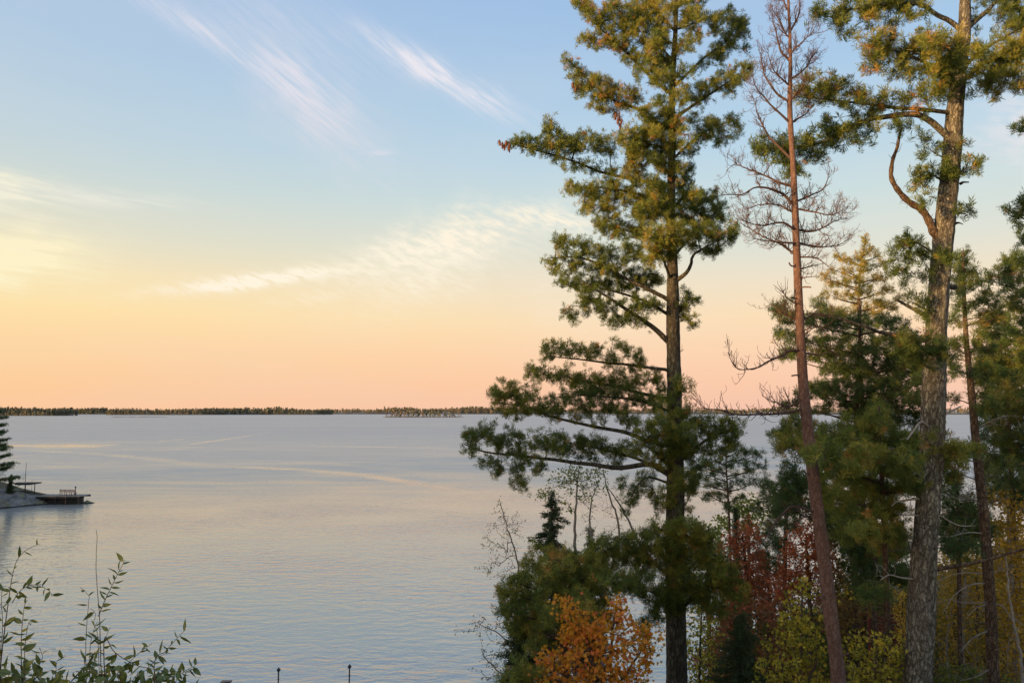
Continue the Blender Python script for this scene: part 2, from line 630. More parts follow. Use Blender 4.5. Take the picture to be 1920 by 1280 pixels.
M_RED = foliage_mat('red_maple_leaves', [(0.0, (0.13, 0.07, 0.03)), (0.4, (0.25, 0.080, 0.038)), (0.8, (0.36, 0.095, 0.045)),
                                         (1.0, (0.30, 0.12, 0.03))], 0.35)
M_YELLOW = foliage_mat('yellow_leaves', [(0.0, (0.12, 0.13, 0.02)), (0.4, (0.29, 0.25, 0.035)), (0.75, (0.46, 0.34, 0.04)),
                                         (1.0, (0.42, 0.34, 0.10))], 0.4)
M_GOLD = foliage_mat('golden_brown_leaves', [(0.0, (0.14, 0.12, 0.025)), (0.5, (0.30, 0.19, 0.03)), (1.0, (0.44, 0.27, 0.04))], 0.35, gain=1.6)
M_BROWN = foliage_mat('brown_undergrowth', [(0.0, (0.06, 0.055, 0.02)), (0.5, (0.14, 0.085, 0.03)), (1.0, (0.20, 0.16, 0.04))], 0.3)
M_LIME = foliage_mat('yellow_green_leaves', [(0.0, (0.06, 0.085, 0.02)), (0.5, (0.13, 0.15, 0.03)), (1.0, (0.24, 0.22, 0.05))], 0.4)
M_PALE = foliage_mat('pale_dry_leaves', [(0.0, (0.15, 0.12, 0.07)), (1.0, (0.34, 0.29, 0.18))], 0.35)
M_BUSH = foliage_mat('shrub_leaves', [(0.0, (0.050, 0.065, 0.020)), (0.5, (0.085, 0.110, 0.028)), (0.86, (0.12, 0.145, 0.04)),
                                      (0.94, (0.11, 0.12, 0.035)), (1.0, (0.30, 0.25, 0.03))], 0.3, 0.4, 0.03)
M_FARWOOD = foliage_mat('far_wood', [(0.0, (0.060, 0.072, 0.058)), (0.5, (0.105, 0.10, 0.078)), (0.8, (0.15, 0.112, 0.082)), (1.0, (0.19, 0.12, 0.08))], 0.2)  # lightened in place of distance haze; there is no air volume

B_PINE = bark_mat('grey_pine_bark', (0.030, 0.025, 0.020), (0.105, 0.095, 0.078), (0.22, 0.20, 0.16), (0.27, 0.30, 0.22), 0.75, 15, 0.28, 0.9)
B_BIG = bark_mat('lichened_pine_bark', (0.035, 0.028, 0.020), (0.21, 0.195, 0.165), (0.42, 0.395, 0.325), (0.48, 0.49, 0.37), 0.9, 17, 0.3, 0.8)
B_RED = bark_mat('red_pine_bark', (0.10, 0.058, 0.046), (0.165, 0.10, 0.08), (0.26, 0.165, 0.13), (0.26, 0.21, 0.18), 0.2, 17, 0.35, 0.45)
B_BROWN = bark_mat('brown_bark', (0.03, 0.02, 0.014), (0.13, 0.085, 0.055), (0.24, 0.17, 0.12), (0.25, 0.24, 0.20), 0.4, 18, 0.3, 0.5)
B_TWIG = plain_mat('twig_bark', (0.055, 0.038, 0.028), (0.11, 0.08, 0.055), 0.9, 20)
B_DEADTWIG = plain_mat('dead_twig_bark', (0.05, 0.03, 0.026), (0.09, 0.055, 0.045), 0.9, 20)
B_GREYTWIG = plain_mat('grey_twig_bark', (0.20, 0.18, 0.15), (0.34, 0.31, 0.27), 0.9, 12)
M_CONE = plain_mat('pine_cone', (0.10, 0.038, 0.022), (0.17, 0.065, 0.036), 0.7, 40)


# ------------------------------------------------------------------ the ground
LAND = np.array([(-57.5, 103), (-60, 99.5), (-65, 94.5), (-70, 88), (-82, 74), (-70, 52), (-50, 38), (-32, 27), (-14, 19.5),
                 (-4, 18.5), (2.0, 20.5), (4.6, 27), (7.5, 34), (14, 41), (21, 50), (30, 56), (45, 61), (75, 66), (130, 60),
                 (130, -120), (-220, -120), (-220, 150), (-110, 140), (-74, 118), (-63, 107)], float)


def land_dist(x, y):
    """signed distance to the shoreline, positive on land"""
    p = np.stack([x, y], -1)
    best = np.full(x.shape, 1e9)
    inside = np.zeros(x.shape, bool)
    n = len(LAND)
    for i in range(n):
        a, c = LAND[i], LAND[(i + 1) % n]
        ab = c - a
        t = np.clip(((p - a) @ ab) / (ab @ ab), 0, 1)
        best = np.minimum(best, np.linalg.norm(p - (a + t[..., None] * ab), axis=-1))
        cond = ((a[1] > y) != (c[1] > y)) & (x < (c[0] - a[0]) * (y - a[1]) / (c[1] - a[1] + 1e-12) + a[0])
        inside ^= cond
    return np.where(inside, best, -best)


def ground_z(x, y):
    x = np.asarray(x, float); y = np.asarray(y, float)
    d = land_dist(x, y)
    g = np.interp(y, [-60, -10, 0, 5, 10, 15, 20, 25, 30, 40, 60, 140], [11.5, 10.4, 9.8, 8.6, 6.9, 5.3, 3.9, 2.9, 2.4, 2.0, 1.6, 1.8])
    w = np.clip((-x - 25) / 40, 0, 1)
    g = g * (1 - w) + w * np.interp(y, [-60, 0, 40, 80, 140], [11.5, 9.0, 5.0, 1.5, 2.0])
    bump = 0.14 * np.sin(x * 1.3 + y * 0.7) + 0.10 * np.sin(x * 2.9 - y * 2.1) + 0.10 * np.sin(y * 3.7 + x * 0.4)
    return np.where(d > 0, g * (1 - np.exp(-np.maximum(d, 0) / 2.6)) + bump * np.clip(d / 3, 0, 1), np.maximum(d * 0.35, -3.0))


gx = np.concatenate([np.arange(-220, -60, 4), np.arange(-60, 45, 0.8), np.arange(45, 131, 4)])
gy = np.concatenate([np.arange(-120, -5, 4), np.arange(-5, 70, 0.8), np.arange(70, 152, 2.0)])
GX, GY = np.meshgrid(gx, gy)
GZ = ground_z(GX, GY)
gv = np.stack([GX, GY, GZ], -1).reshape(-1, 3)
nx_, ny_ = len(gx), len(gy)
ii, jj = np.meshgrid(np.arange(nx_ - 1), np.arange(ny_ - 1))
q0 = jj * nx_ + ii
gq = np.stack([q0, q0 + 1, q0 + nx_ + 1, q0 + nx_], -1).reshape(-1, 4)
m, n, out = new_mat('forest_floor')
geo = n.n('ShaderNodeNewGeometry')
c = n.mix(n.mapr(n.noise(geo.outputs['Position'], 0.8, 5), 0.35, 0.65), (0.055, 0.038, 0.018, 1), (0.05, 0.055, 0.02, 1))
c = n.mix(n.mapr(n.noise(geo.outputs['Position'], 14, 5, 0.7), 0.5, 0.7), c, (0.13, 0.085, 0.035, 1))
xx, yy, zz = n.sep(geo.outputs['Position'])
c = n.mix(n.mapr(n.m('ADD', zz, n.m('MULTIPLY', n.noise(geo.outputs['Position'], 2.0, 4), 0.5)), 0.9, 0.35), c, (0.17, 0.15, 0.13, 1))
bs = n.n('ShaderNodeBsdfPrincipled'); n.put(bs.inputs['Base Color'], c); bs.inputs['Roughness'].default_value = 0.95
bp = n.n('ShaderNodeBump'); bp.inputs['Strength'].default_value = 0.6; bp.inputs['Distance'].default_value = 0.08
n.put(bp.inputs['Height'], n.noise(geo.outputs['Position'], 9, 6, 0.7))
n.t.links.new(bp.outputs[0], bs.inputs['Normal']); n.t.links.new(bs.outputs[0], out.inputs[0])
a = Acc(); a.add(gv, None, gq)
g = a.build('ground', m, smooth=True)
g['kind'] = 'structure'

# ------------------------------------------------------------------ the lake
m, n, out = new_mat('lake_water')
geo = n.n('ShaderNodeNewGeometry')
X, Yw, _ = n.sep(geo.outputs['Position'])
dist = n.m('SQRT', n.m('ADD', n.m('MULTIPLY', X, X), n.m('MULTIPLY', Yw, Yw)))
pos = geo.outputs['Position']
# wind-ruffled water lies from about 90 m outwards, calmer water below the bluff
sw = n.noise(n.comb(n.m('MULTIPLY', X, 0.012), n.m('MULTIPLY', Yw, 0.035), 0), 1.0, 4, 0.55, 0.6)
ruff = n.mapr(n.m('ADD', dist, n.m('MULTIPLY', n.m('SUBTRACT', sw, 0.5), 60)), 60, 165)
band = n.noise(n.comb(n.m('MULTIPLY', X, 0.004), n.m('MULTIPLY', Yw, 0.022), 5.0), 1.0, 5, 0.6, 1.2)
slick = n.m('MULTIPLY', n.mapr(band, 0.57, 0.70), 0.35)


WOB = n.m('SUBTRACT', n.noise(n.comb(n.m('MULTIPLY', X, 0.045), n.m('MULTIPLY', Yw, 0.02), 1.0), 1.0, 3), 0.5)
BRK = n.noise(n.comb(n.m('MULTIPLY', X, 0.07), n.m('MULTIPLY', Yw, 0.22), 3.0), 1.0, 4, 0.6)


def streak(p0, p1, bow, width, amt):
    """a smooth slick lying on the lake between two places"""
    def at(px, py):
        Yd = H * F / (py - 769.0)
        return (px - 960) / F * Yd, Yd
    x0, y0 = at(*p0); x1, y1 = at(*p1)
    t = n.m('DIVIDE', n.m('SUBTRACT', X, x0), x1 - x0)
    yl = n.m('ADD', y0, n.m('MULTIPLY', t, y1 - y0))
    yl = n.m('ADD', yl, n.m('MULTIPLY', n.m('MULTIPLY', t, n.m('SUBTRACT', 1.0, t)), bow * 4))
    v = n.m('DIVIDE', n.m('ADD', n.m('SUBTRACT', Yw, yl), n.m('MULTIPLY', WOB, width * 4.0)), width)
    g_ = n.m('EXPONENT', n.m('MULTIPLY', n.m('MULTIPLY', v, v), -1))
    e = n.m('MULTIPLY', n.mapr(t, -0.15, 0.25), n.mapr(t, 1.15, 0.75))
    br = n.mapr(BRK, 0.36, 0.6, 0.15, 1)
    return n.m('MULTIPLY', n.m('MULTIPLY', g_, e), n.m('MULTIPLY', br, amt))


for s in (((395, 874), (930, 930), 14, 3.2, 0.95), ((60, 842), (400, 872), 6, 4.5, 0.6), ((290, 829), (355, 821), 0, 6, 0.8),
          ((340, 835), (510, 811), -4, 10, 1.0), ((-60, 834), (210, 836), 0, 9, 1.0), ((-60, 862), (110, 848), -6, 9.0, 1.0),
          ((500, 834), (900, 842), 5, 4.0, 0.45), ((-40, 812), (240, 806), 0, 9, 0.3), ((820, 930), (1400, 965), 0, 10.0, 1.0),
          ((400, 860), (820, 888), 8, 4.0, 0.25), ((1250, 880), (1900, 900), 0, 14, 0.4)):
    slick = n.m('MAXIMUM', slick, streak(*s))
calm = n.m('MULTIPLY', ruff, n.m('SUBTRACT', 1.0, slick), clamp=True)
rough = n.m('ADD', n.m('ADD', 0.03, n.m('MULTIPLY', n.mapr(band, 0.35, 0.6, 0.07, 0.0), n.mapr(dist, 60, 160))), n.m('MULTIPLY', calm, n.m('ADD', n.mapr(dist, 80, 500, 0.20, 0.34), n.m('MULTIPLY', n.mapr(BRK, 0.3, 0.7), 0.10))))
bs = n.n('ShaderNodeBsdfPrincipled')
bs.inputs['Base Color'].default_value = (0.29, 0.285, 0.262, 1)
n.put(bs.inputs['Roughness'], rough)
bs.inputs['IOR'].default_value = 3.0
w1 = n.noise(n.comb(n.m('MULTIPLY', X, 0.55), Yw, 0.0), 1.5, 3, 0.5, 0.4)
w2 = n.noise(n.comb(n.m('MULTIPLY', X, 0.7), Yw, 4.0), 4.2, 2, 0.5, 0.3)
w3 = n.noise(n.comb(n.m('MULTIPLY', X, 0.5), Yw, 8.0), 0.45, 2, 0.5, 0.3)
hgt = n.m('ADD', n.m('MULTIPLY', w1, 0.10), n.m('ADD', n.m('MULTIPLY', w2, 0.022), n.m('MULTIPLY', w3, 0.06)))
bp = n.n('ShaderNodeBump')
bp.inputs['Distance'].default_value = 1.0
gust = n.noise(n.comb(n.m('MULTIPLY', X, 0.05), n.m('MULTIPLY', Yw, 0.09), 2), 1.0, 3)
n.put(bp.inputs['Strength'], n.m('MULTIPLY', n.mapr(gust, 0.32, 0.68, 0.4, 1.0), n.mapr(dist, 30, 300, 1.0, 0.9, 'LINEAR')))
n.put(bp.inputs['Height'], hgt)
n.t.links.new(bp.outputs[0], bs.inputs['Normal'])
n.t.links.new(bs.outputs[0], out.inputs[0])
a = Acc()
wx = np.array([-9000, -3000, -600, -200, 200, 600, 3000, 9000.0])
wy = np.array([-1500, -300, 0, 100, 300, 900, 3000, 9500.0])
WX, WY = np.meshgrid(wx, wy)
ii, jj = np.meshgrid(np.arange(7), np.arange(7)); q0 = jj * 8 + ii
a.add(np.stack([WX, WY, WX * 0], -1).reshape(-1, 3), None, np.stack([q0, q0 + 1, q0 + 9, q0 + 8], -1).reshape(-1, 4))
w = a.build('lake_water', m)
w['kind'] = 'structure'


# ------------------------------------------------------------------ far shores and islands
def island_mesh(name, p0, p1, depth, peak, mat, seed):
    """a low hump of land from pixel column p0 to p1 whose near waterline is seen at row py"""
    (px0, py), px1 = p0, p1
    Yd = H * F / (py - 769.0)
    x0, x1 = (px0 - 960) / F * Yd, (px1 - 960) / F * Yd
    rg = np.random.default_rng(seed)
    n_ = 60
    t = np.linspace(0, 1, n_)
    prof = np.minimum(1, np.minimum(t, 1 - t) * 9) ** 0.5
    wob = np.interp(t, np.linspace(0, 1, 14), rg.random(14))
    a_ = Acc()
    rows = []
    for s_ in np.linspace(0, 1, 7):
        yy_ = Yd + depth * (0.5 + (s_ - 0.5) * prof) + wob * depth * 0.1 * (1 - s_)
        zz_ = -0.4 + (peak + 0.4) * math.sin(math.pi * s_) * prof * (0.55 + 0.45 * wob)
        rows.append(np.stack([x0 + (x1 - x0) * t, yy_, zz_], -1))
    v = np.concatenate(rows)
    i_, j_ = np.meshgrid(np.arange(n_ - 1), np.arange(6)); k_ = j_ * n_ + i_
    a_.add(v, None, np.stack([k_, k_ + 1, k_ + n_ + 1, k_ + n_], -1).reshape(-1, 4))
    o = a_.build(name, mat, smooth=True)
    o['kind'] = 'structure'
    return x0, x1, Yd


def far_tree(acc, x, y, z, h, rg, conif, tint):
    """one distant tree: a cluster of small leafy faces round a stem"""
    k = 16
    u = rg.random(k) ** 0.8
    if conif:
        rr = (1 - u) * h * 0.16 + 0.2
        zz_ = z + h * (0.12 + 0.86 * u)
    else:
        rr = np.sqrt(np.maximum(0.03, 1 - (2 * u - 1) ** 2)) * h * 0.27
        zz_ = z + h * (0.25 + 0.72 * u)
    ph = rg.random(k) * 2 * math.pi
    pos_ = np.stack([x + rr * np.cos(ph) * 0.8, y + rr * np.sin(ph) * 0.8, zz_], -1)
    sz = h * 0.16 * (0.7 + 0.6 * rg.random(k))
    d1 = unit(rg.normal(size=(k, 3))); d2 = unit(rg.normal(size=(k, 3)))
    v = np.stack([pos_ + d1 * sz[:, None], pos_ + d2 * sz[:, None], pos_ - (d1 + d2) * sz[:, None] * 0.7], 1)
    acc.add(v.reshape(-1, 3), np.arange(k * 3).reshape(-1, 3), None, np.clip(tint + rg.normal(size=k * 3) * 0.08, 0, 1))
    acc.add([[x - 0.25, y, z - 1], [x + 0.25, y, z - 1], [x, y, z + h * 0.9]], [(0, 1, 2)], None, 0.2)


M_SHORE = plain_mat('far_shore_land', (0.10, 0.085, 0.06), (0.15, 0.12, 0.09), 0.95, 0.05)
far_specs = [  # px0, px1, waterline row, depth, land height, tree height, count, share of conifers, warm tint
    (-160, 116, 779.2, 130, 4, 13.5, 620, 0.6, 0.35, 'forest on the nearer left island of the far shore'),
    (60, 200, 776.6, 160, 3, 15, 330, 0.6, 0.45, 'forest on the low far shore beyond the left channel'),
    (176, 400, 777.6, 180, 4, 14, 640, 0.5, 0.55, 'autumn forest on the far shore behind the bare reef'),
    (340, 610, 777.2, 200, 5, 15, 700, 0.6, 0.4, 'dark forest on the middle of the far shore'),
    (585, 1040, 776.2, 260, 7, 16, 900, 0.35, 0.72, 'brown and russet forest on the far shore behind the small island'),
    (1000, 1420, 776.0, 220, 6, 16, 620, 0.4, 0.7, 'distant forest glimpsed right of the tall pine trunk'),
    (1400, 2200, 777.0, 220, 6, 16, 620, 0.4, 0.6, 'distant forest behind the pines on the right'),
]
for k, (x0p, x1p, row, dep, pk, th, cnt, cf, wt, lab) in enumerate(far_specs):
    x0, x1, Yd = island_mesh('far_shore', (x0p, row), x1p, dep, pk, M_SHORE, 50 + k)
    rg = np.random.default_rng(80 + k)
    a = Acc()
    heights = np.interp(np.linspace(0, 1, 200), np.sort(np.r_[0, 1, rg.random(24)]), 0.5 + 0.62 * rg.random(26))
    for i in range(int(cnt * 1.5)):
        t = rg.random()
        s = rg.random() ** 1.3
        ends = min(1, min(t, 1 - t) * 9) ** 0.5
        y = Yd + dep * (0.5 + (s * 0.75 - 0.44) * ends)
        z = pk * math.sin(math.pi * (0.06 + s * 0.75)) * ends * 0.7
        h = th * heights[int(t * 199)] * (0.78 + 0.34 * rg.random()) * (0.6 + 0.4 * ends)
        c_ = rg.random() < cf
        far_tree(a, x0 + (x1 - x0) * t, y, z, h * (1.12 if c_ else 0.9), rg, c_, np.clip((0.25 if c_ else wt) + rg.normal() * 0.12, 0, 1))
    o = a.build('distant_forest', M_FARWOOD)
    thing(o, lab, 'forest', None, 'stuff')

# the bare reef and the small wooded island
M_REEF = plain_mat('reef_rock', (0.08, 0.06, 0.05), (0.15, 0.12, 0.10), 0.9, 0.2)
island_mesh('reef', (204, 781.6), 316, 14, 1.1, M_REEF, 7)
x0, x1, Yd = island_mesh('small_island', (712, 782.3), 872, 40, 1.8, M_SHORE, 8)
rg = np.random.default_rng(5)
a = Acc()
for i in range(120):
    t = 0.05 + 0.9 * rg.random()
    far_tree(a, x0 + (x1 - x0) * t, Yd + 20 + rg.normal() * 4, 0.6, 2.4 + 2.4 * rg.random(), rg, False, 0.45 + 0.2 * rg.random())
thing(a.build('island_bushes', M_FARWOOD), 'low bushes along the ground of the small wooded island', 'bushes', None, 'stuff')
isl = [(737, 7, 0), (744, 9, 0), (752, 11, 0), (760, 9, 0), (768, 12, 1), (776, 11.5, 1), (785, 12, 1), (793, 11, 0), (800, 12.5, 1),
       (808, 10, 1), (817, 11, 1), (826, 10.5, 1), (835, 10, 1), (843, 8.5, 1), (850, 7.5, 1)]
for i, (px, h, cf) in enumerate(isl):
    x = (px - 960) / F * (Yd + 20)
    y = Yd + 18 + rg.normal() * 3
    root = empty('island_tree', (x, y, 0.9), ('dark green' if cf else 'rusty brown') + ' far tree on the small wooded island, ' +
                 ['outermost on its left', 'second from its left end', 'third from its left end', 'fourth from its left end', 'fifth from its left end',
                  'sixth from its left end', 'seventh from its left end', 'just left of its middle tree', 'at its middle', 'just right of its middle tree',
                  'fifth from its right end', 'fourth from its right end', 'third from its right end', 'second from its right end', 'outermost on its right'][i],
                 'tree', 'trees on the small wooded island')
    a = Acc(); tube(a, [(x, y, -0.2), (x, y, h * 0.8)], [0.3, 0.1], 5)
    a.build('trunk', B_TWIG, root)
    a = Acc()
    for q in range(3):
        far_tree(a, x + rg.normal() * 0.8, y + rg.normal(), 0.6, h * (0.7 + 0.3 * (q == 0)), rg, False, (0.22 if cf else 0.78) + rg.normal() * 0.08)
    a.build('crown', M_FARWOOD, root)
# ------------------------------------------------------------------ tree builders
def to_world(path, Y0, dY):
    path = np.asarray(path, float)
    p0, p1 = path[0], path[-1]
    L = max(1.0, np.linalg.norm(p1 - p0))
    fr = np.linalg.norm(path - p0, axis=1) / L
    return P(path[:, 0], path[:, 1], Y0 + dY * fr), p0, L


PAD = [1.13, 1.28]


def blob_points(blobs, Y0, dY, p0, L, dens, rg, flat=0.5):
    out = []
    for (bx, by, rx, ry) in blobs:
        mpp = (Y0 + dY * 0.6) / F
        k = max(2, int(math.pi * rx * ry * mpp * mpp * dens * (0.85 + 0.3 * rg.random())))
        ph = rg.random(k) * 2 * math.pi
        r = np.sqrt(rg.random(k)) * (0.92 + 0.2 * rg.random())
        x = bx + (rx * PAD[0] + 1) * r * np.cos(ph)
        y = by + (ry * PAD[1] + 2) * r * np.sin(ph)
        fr = np.hypot(x - p0[0], y - p0[1]) / L
        Yq = Y0 + dY * fr + rg.normal(size=k) * (rx * mpp * flat + 0.12)
        out.append(P(x, y, Yq))
    return np.concatenate(out)


def tufts(acc, N, par, tips, templates, rg, per, size, tint0, up=0.5, jit=0.07, tvar=0.17, brown=0.02):
    T = N[tips]
    d = unit(T - N[par[tips]])
    n_ = len(T)
    pos_, dr, sc_, ti = [], [], [], []
    clump = rg.normal(size=n_) * tvar
    for q in range(per):
        back = (q / max(1, per)) * 0.8
        off = rg.normal(size=(n_, 3)) * jit * (0.3 if q == 0 else 1.0)
        pos_.append(T * (1 - back) + (N[par[tips]]) * back + off)
        dr.append(d * (0.9 if q == 0 else 0.35) + np.array([0, 0, up]) + rg.normal(size=(n_, 3)) * 0.45)
        sc_.append(size * (0.8 + 0.4 * rg.random(n_)))
        t_ = tint0 + clump + rg.normal(size=n_) * 0.06
        t_ = np.where(rg.random(n_) < brown, 1.0, np.clip(t_, 0, 0.93))
        ti.append(t_)
    stamp(acc, templates, np.concatenate(pos_), np.concatenate(dr), np.concatenate(sc_), np.concatenate(ti), rg)


def bough(root, path, Y0, dY, blobs, rg, r0=0.045, dens=75, per=3, tmpl=None, mat=None, bark=None, tint=0.45, size=1.0,
          up=0.5, flat=0.5, dead_twigs=0, bare_part='branch'):
    pts, p0, L = to_world(path, Y0, dY)
    sp = smooth_path(pts, 0.12)
    nn = len(sp)
    wob = np.stack([np.interp(np.arange(nn), np.linspace(0, nn - 1, max(3, nn // 5)), rg.normal(size=max(3, nn // 5)) * 0.018) for _ in range(3)], 1)
    wob[0] = 0
    sp = sp + wob
    rad = np.linspace(1, 0.16, nn) ** 0.9 * r0
    a_ = Acc()
    tube(a_, sp, rad, 7)
    T = blob_points(blobs, Y0, dY, p0, L, dens, rg, flat) if blobs else None
    if T is not None:
        N, par, tips, nb = grow(sp, T, rg)
        skeleton(a_, N, par, tips, nb, 0.0032, r0 * 0.45)
    if dead_twigs:
        twigs(a_, sp, rad, rg, dead_twigs, 0.5)
    br = a_.build(bare_part, bark or B_PINE, root)
    if T is not None:
        a_ = Acc()
        tufts(a_, N, par, tips, tmpl or NT_WHITE, rg, per, size, tint + rg.normal() * 0.08, up)
        a_.build('needles', mat or M_WHITE, br, kind='stuff')
    return br


def twigs(acc, pts, rad, rg, count, length, level=0, upcurl=0.9, lo=0.15):
    """bare curling twigs along a limb"""
    n_ = len(pts)
    tips_ = []
    for _ in range(count):
        i = int(n_ * (lo + (1 - lo) * rg.random())) - 1
        i = max(0, min(n_ - 2, i))
        tg = unit(pts[min(i + 1, n_ - 1)] - pts[max(i - 1, 0)])
        d = unit(tg * 0.6 + unit(rg.normal(size=3)) * 0.9)
        ln = length * (0.4 + 0.8 * rg.random())
        k = 7
        p = [np.array(pts[i])]
        for q in range(k):
            d = unit(d + np.array([0, 0, upcurl * 0.22]) + rg.normal(size=3) * 0.22)
            p.append(p[-1] + d * ln / k)
        p = np.array(p)
        r0_ = min(rad[i] * 0.6, 0.005 + 0.010 * ln)
        tube(acc, p, np.linspace(r0_, 0.0030, k + 1), 3, False)
        tips_.append(p[-1])
        tips_.append(p[-3])
        if level < 1 and ln > 0.3:
            tips_ += twigs(acc, p, np.linspace(r0_, 0.004, k + 1), rg, 4, ln * 0.5, level + 1, upcurl)
    return tips_


def trunk_mesh(root, spine, Y, bark, rg, sides=28, step=0.05, furrow=0.10, name='trunk', ground=True):
    """spine: (px, py, radius in px) from the ground up"""
    s = np.asarray(spine, float)
    Yv = np.broadcast_to(np.asarray(Y, float), (len(s),))
    p = P(s[:, 0], s[:, 1], Yv)
    r = s[:, 2] * Yv / F
    if ground:
        gz = float(ground_z(p[0, 0], p[0, 1])) - 0.25
        if p[0, 2] > gz + 0.2:
            p = np.concatenate([[[p[0, 0] - (p[1, 0] - p[0, 0]) * 0.2, p[0, 1], gz]], p])
            r = np.concatenate([[r[0] * 1.35], r])
    sp = smooth_path(np.concatenate([p, r[:, None]], 1), step)
    P3, R1 = sp[:, :3], sp[:, 3]
    L = np.concatenate([[0], np.cumsum(np.linalg.norm(np.diff(P3, axis=0), axis=1))])

    def roughf(pts, ang, rr):
        rr = rr.copy()
        for i in range(len(pts)):
            for j in range(len(ang)):
                q = Vector((math.cos(ang[j]) * 3.2, math.sin(ang[j]) * 3.2, L[i] * 2.2))
                v1 = mnoise.noise(q * 1.0)
                v2 = mnoise.noise(q * 2.6 + Vector((5, 3, 1)))
                big = mnoise.noise(Vector((math.cos(ang[j]), math.sin(ang[j]), L[i] * 0.8)))
                rr[i, j] *= 1 + furrow * (-abs(v1) * 1.1 + 0.25 + v2 * 0.35) + 0.07 * big
        return rr
    a_ = Acc()
    tube(a_, P3, R1, sides, True, 0.5, roughf if furrow > 0 else None)
    o = a_.build(name, bark, root, smooth=True)
    return o, P3


def base_of(px, py, Y):
    p = P(px, py, Y)
    return (float(p[0]), float(p[1]), float(ground_z(p[0], p[1])))


def trunk_x(spine, py):
    s = sorted([(q[1], q[0]) for q in spine])
    return float(np.interp(py, [q[0] for q in s], [q[1] for q in s]))


def auto_pine(name, label, group, spine, Y, blobs, rg, mat, bark, tint=0.45, dens=60, per=2, tmpl=None, size=1.0, dY=1.2,
              flat=0.7, tree_cat='tree', stubs=0, r0=0.035, sides=10, up=0.45, pad=(1.25, 1.5)):
    """a background pine: real trunk, one limb per foliage pad"""
    root = empty(name, base_of(spine[0][0], spine[0][1], Y), label, tree_cat, group)
    spine = [(q[0], q[1], q[2] * (0.5 if tmpl is not NT_WHITE or Y < 16 else 1.0)) for q in spine]
    tr, P3 = trunk_mesh(root, spine, Y, bark, rg, sides, 0.25, 0.0)
    dens = dens * (4.6 if tmpl is NT_FAR else 2.8)
    PAD[:] = pad
    # pads are gathered into limbs by height
    for bl in blobs:
        pads = bl if isinstance(bl, list) else [bl]
        cx_ = np.mean([q[0] for q in pads]); cy_ = np.mean([q[1] for q in pads])
        far = max(pads, key=lambda q: abs(q[0] - trunk_x(spine, cy_)))
        sy = cy_ + 0.22 * abs(far[0] - trunk_x(spine, cy_)) + 6
        sy = max(sy, min(q[1] for q in spine) + 4)
        sx = trunk_x(spine, sy)
        mid = ((sx + far[0]) / 2, (sy + far[1]) / 2 + 0.04 * abs(far[0] - sx))
        bough(root, [(sx, sy), mid, (far[0], far[1])], Y, rg.normal() * dY, pads, rg, r0, dens, per, tmpl or NT_FAR, mat, bark,
              tint, size, up, flat)
    for _ in range(stubs):
        sy = rg.uniform(min(q[1] for q in spine) + 60, max(q[1] for q in spine))
        sx = trunk_x(spine, sy)
        side = rg.choice([-1, 1])
        ln = rg.uniform(20, 60)
        pts, _, _ = to_world([(sx, sy), (sx + side * ln * 0.5, sy - 4), (sx + side * ln, sy + rg.uniform(-14, 20))], Y, rg.normal() * 0.5)
        sp = smooth_path(pts, 0.1)
        a_ = Acc()
        tube(a_, sp, np.linspace(0.016, 0.004, len(sp)), 5)
        twigs(a_, sp, np.linspace(0.016, 0.004, len(sp)), rg, 4, 0.4)
        a_.build('dead_branch', B_TWIG, root)
    PAD[:] = [1.13, 1.28]
    return root


def broad(name, label, cat, group, spine, Y, blobs, rg, mat, leafT, leaf, dens=120, per=4, bark=None, tint=0.5, tvar=0.2, r0=None,
          flat=0.6, twig=0.0028, extra_stems=(), droop=0.0, crown_name='crown', step=0.25, bend=0.15):
    """a leafy tree or shrub: trunk, branches, leaves on every twig"""
    root = empty(name, base_of(spine[0][0], spine[0][1], Y), label, cat, group)
    a_ = Acc()
    bases = []
    for st in (spine,) + tuple(extra_stems):
        s = np.asarray(st, float)
        p = P(s[:, 0], s[:, 1], Y)
        r = s[:, 2] * Y / F
        gz = float(ground_z(p[0, 0], p[0, 1])) - 0.2
        if st is spine and p[0, 2] > gz + 0.1:
            p = np.concatenate([[[p[0, 0], p[0, 1], gz]], p]); r = np.concatenate([[r[0] * 1.2], r])
        sp = smooth_path(np.concatenate([p, r[:, None]], 1), 0.15)
        sp[1:-1, :3] += rg.normal(size=(len(sp) - 2, 3)) * 0.012
        tube(a_, sp[:, :3], sp[:, 3], 7)
        bases.append(sp[:, :3])
    a_.build('trunk', bark or B_TWIG, root)
    if mat is not M_PALE and Y > 14.5:
        dens *= 1.9; leaf *= 1.12
    base = np.concatenate(bases)
    sp0 = np.array(spine[0][:2]); L = 1e9
    T = blob_points(blobs, Y, 0.0, sp0, L, dens, rg, flat)
    N, par, tips, nb = grow(base, T, rg, step, bend)
    a_ = Acc()
    skeleton(a_, N, par, tips, nb, twig, (spine[0][2] * Y / F) * 0.5)
    a_.build('branches', bark or B_TWIG, root, kind='stuff')
    a_ = Acc()
    pos_, dr, ti = [], [], []
    clump = rg.normal(size=len(tips)) * tvar
    for q in range(per):
        f = rg.random((len(tips), 1)) * 1.1
        pos_.append(N[tips] * (1 - f) + N[par[tips]] * f + rg.normal(size=(len(tips), 3)) * leaf * 0.9)
        dr.append(rg.normal(size=(len(tips), 3)) + np.array([0, 0, -droop]) + 0.7 * unit(N[tips] - N[par[tips]]))
        ti.append(np.clip(tint + clump + rg.normal(size=len(tips)) * 0.08, 0, 1))
    stamp(a_, leafT, np.concatenate(pos_), np.concatenate(dr), leaf * (0.7 + 0.6 * rg.random(len(tips) * per)), np.concatenate(ti), rg)
    a_.build(crown_name, mat, root, kind='stuff')
    return root, N, par, tips


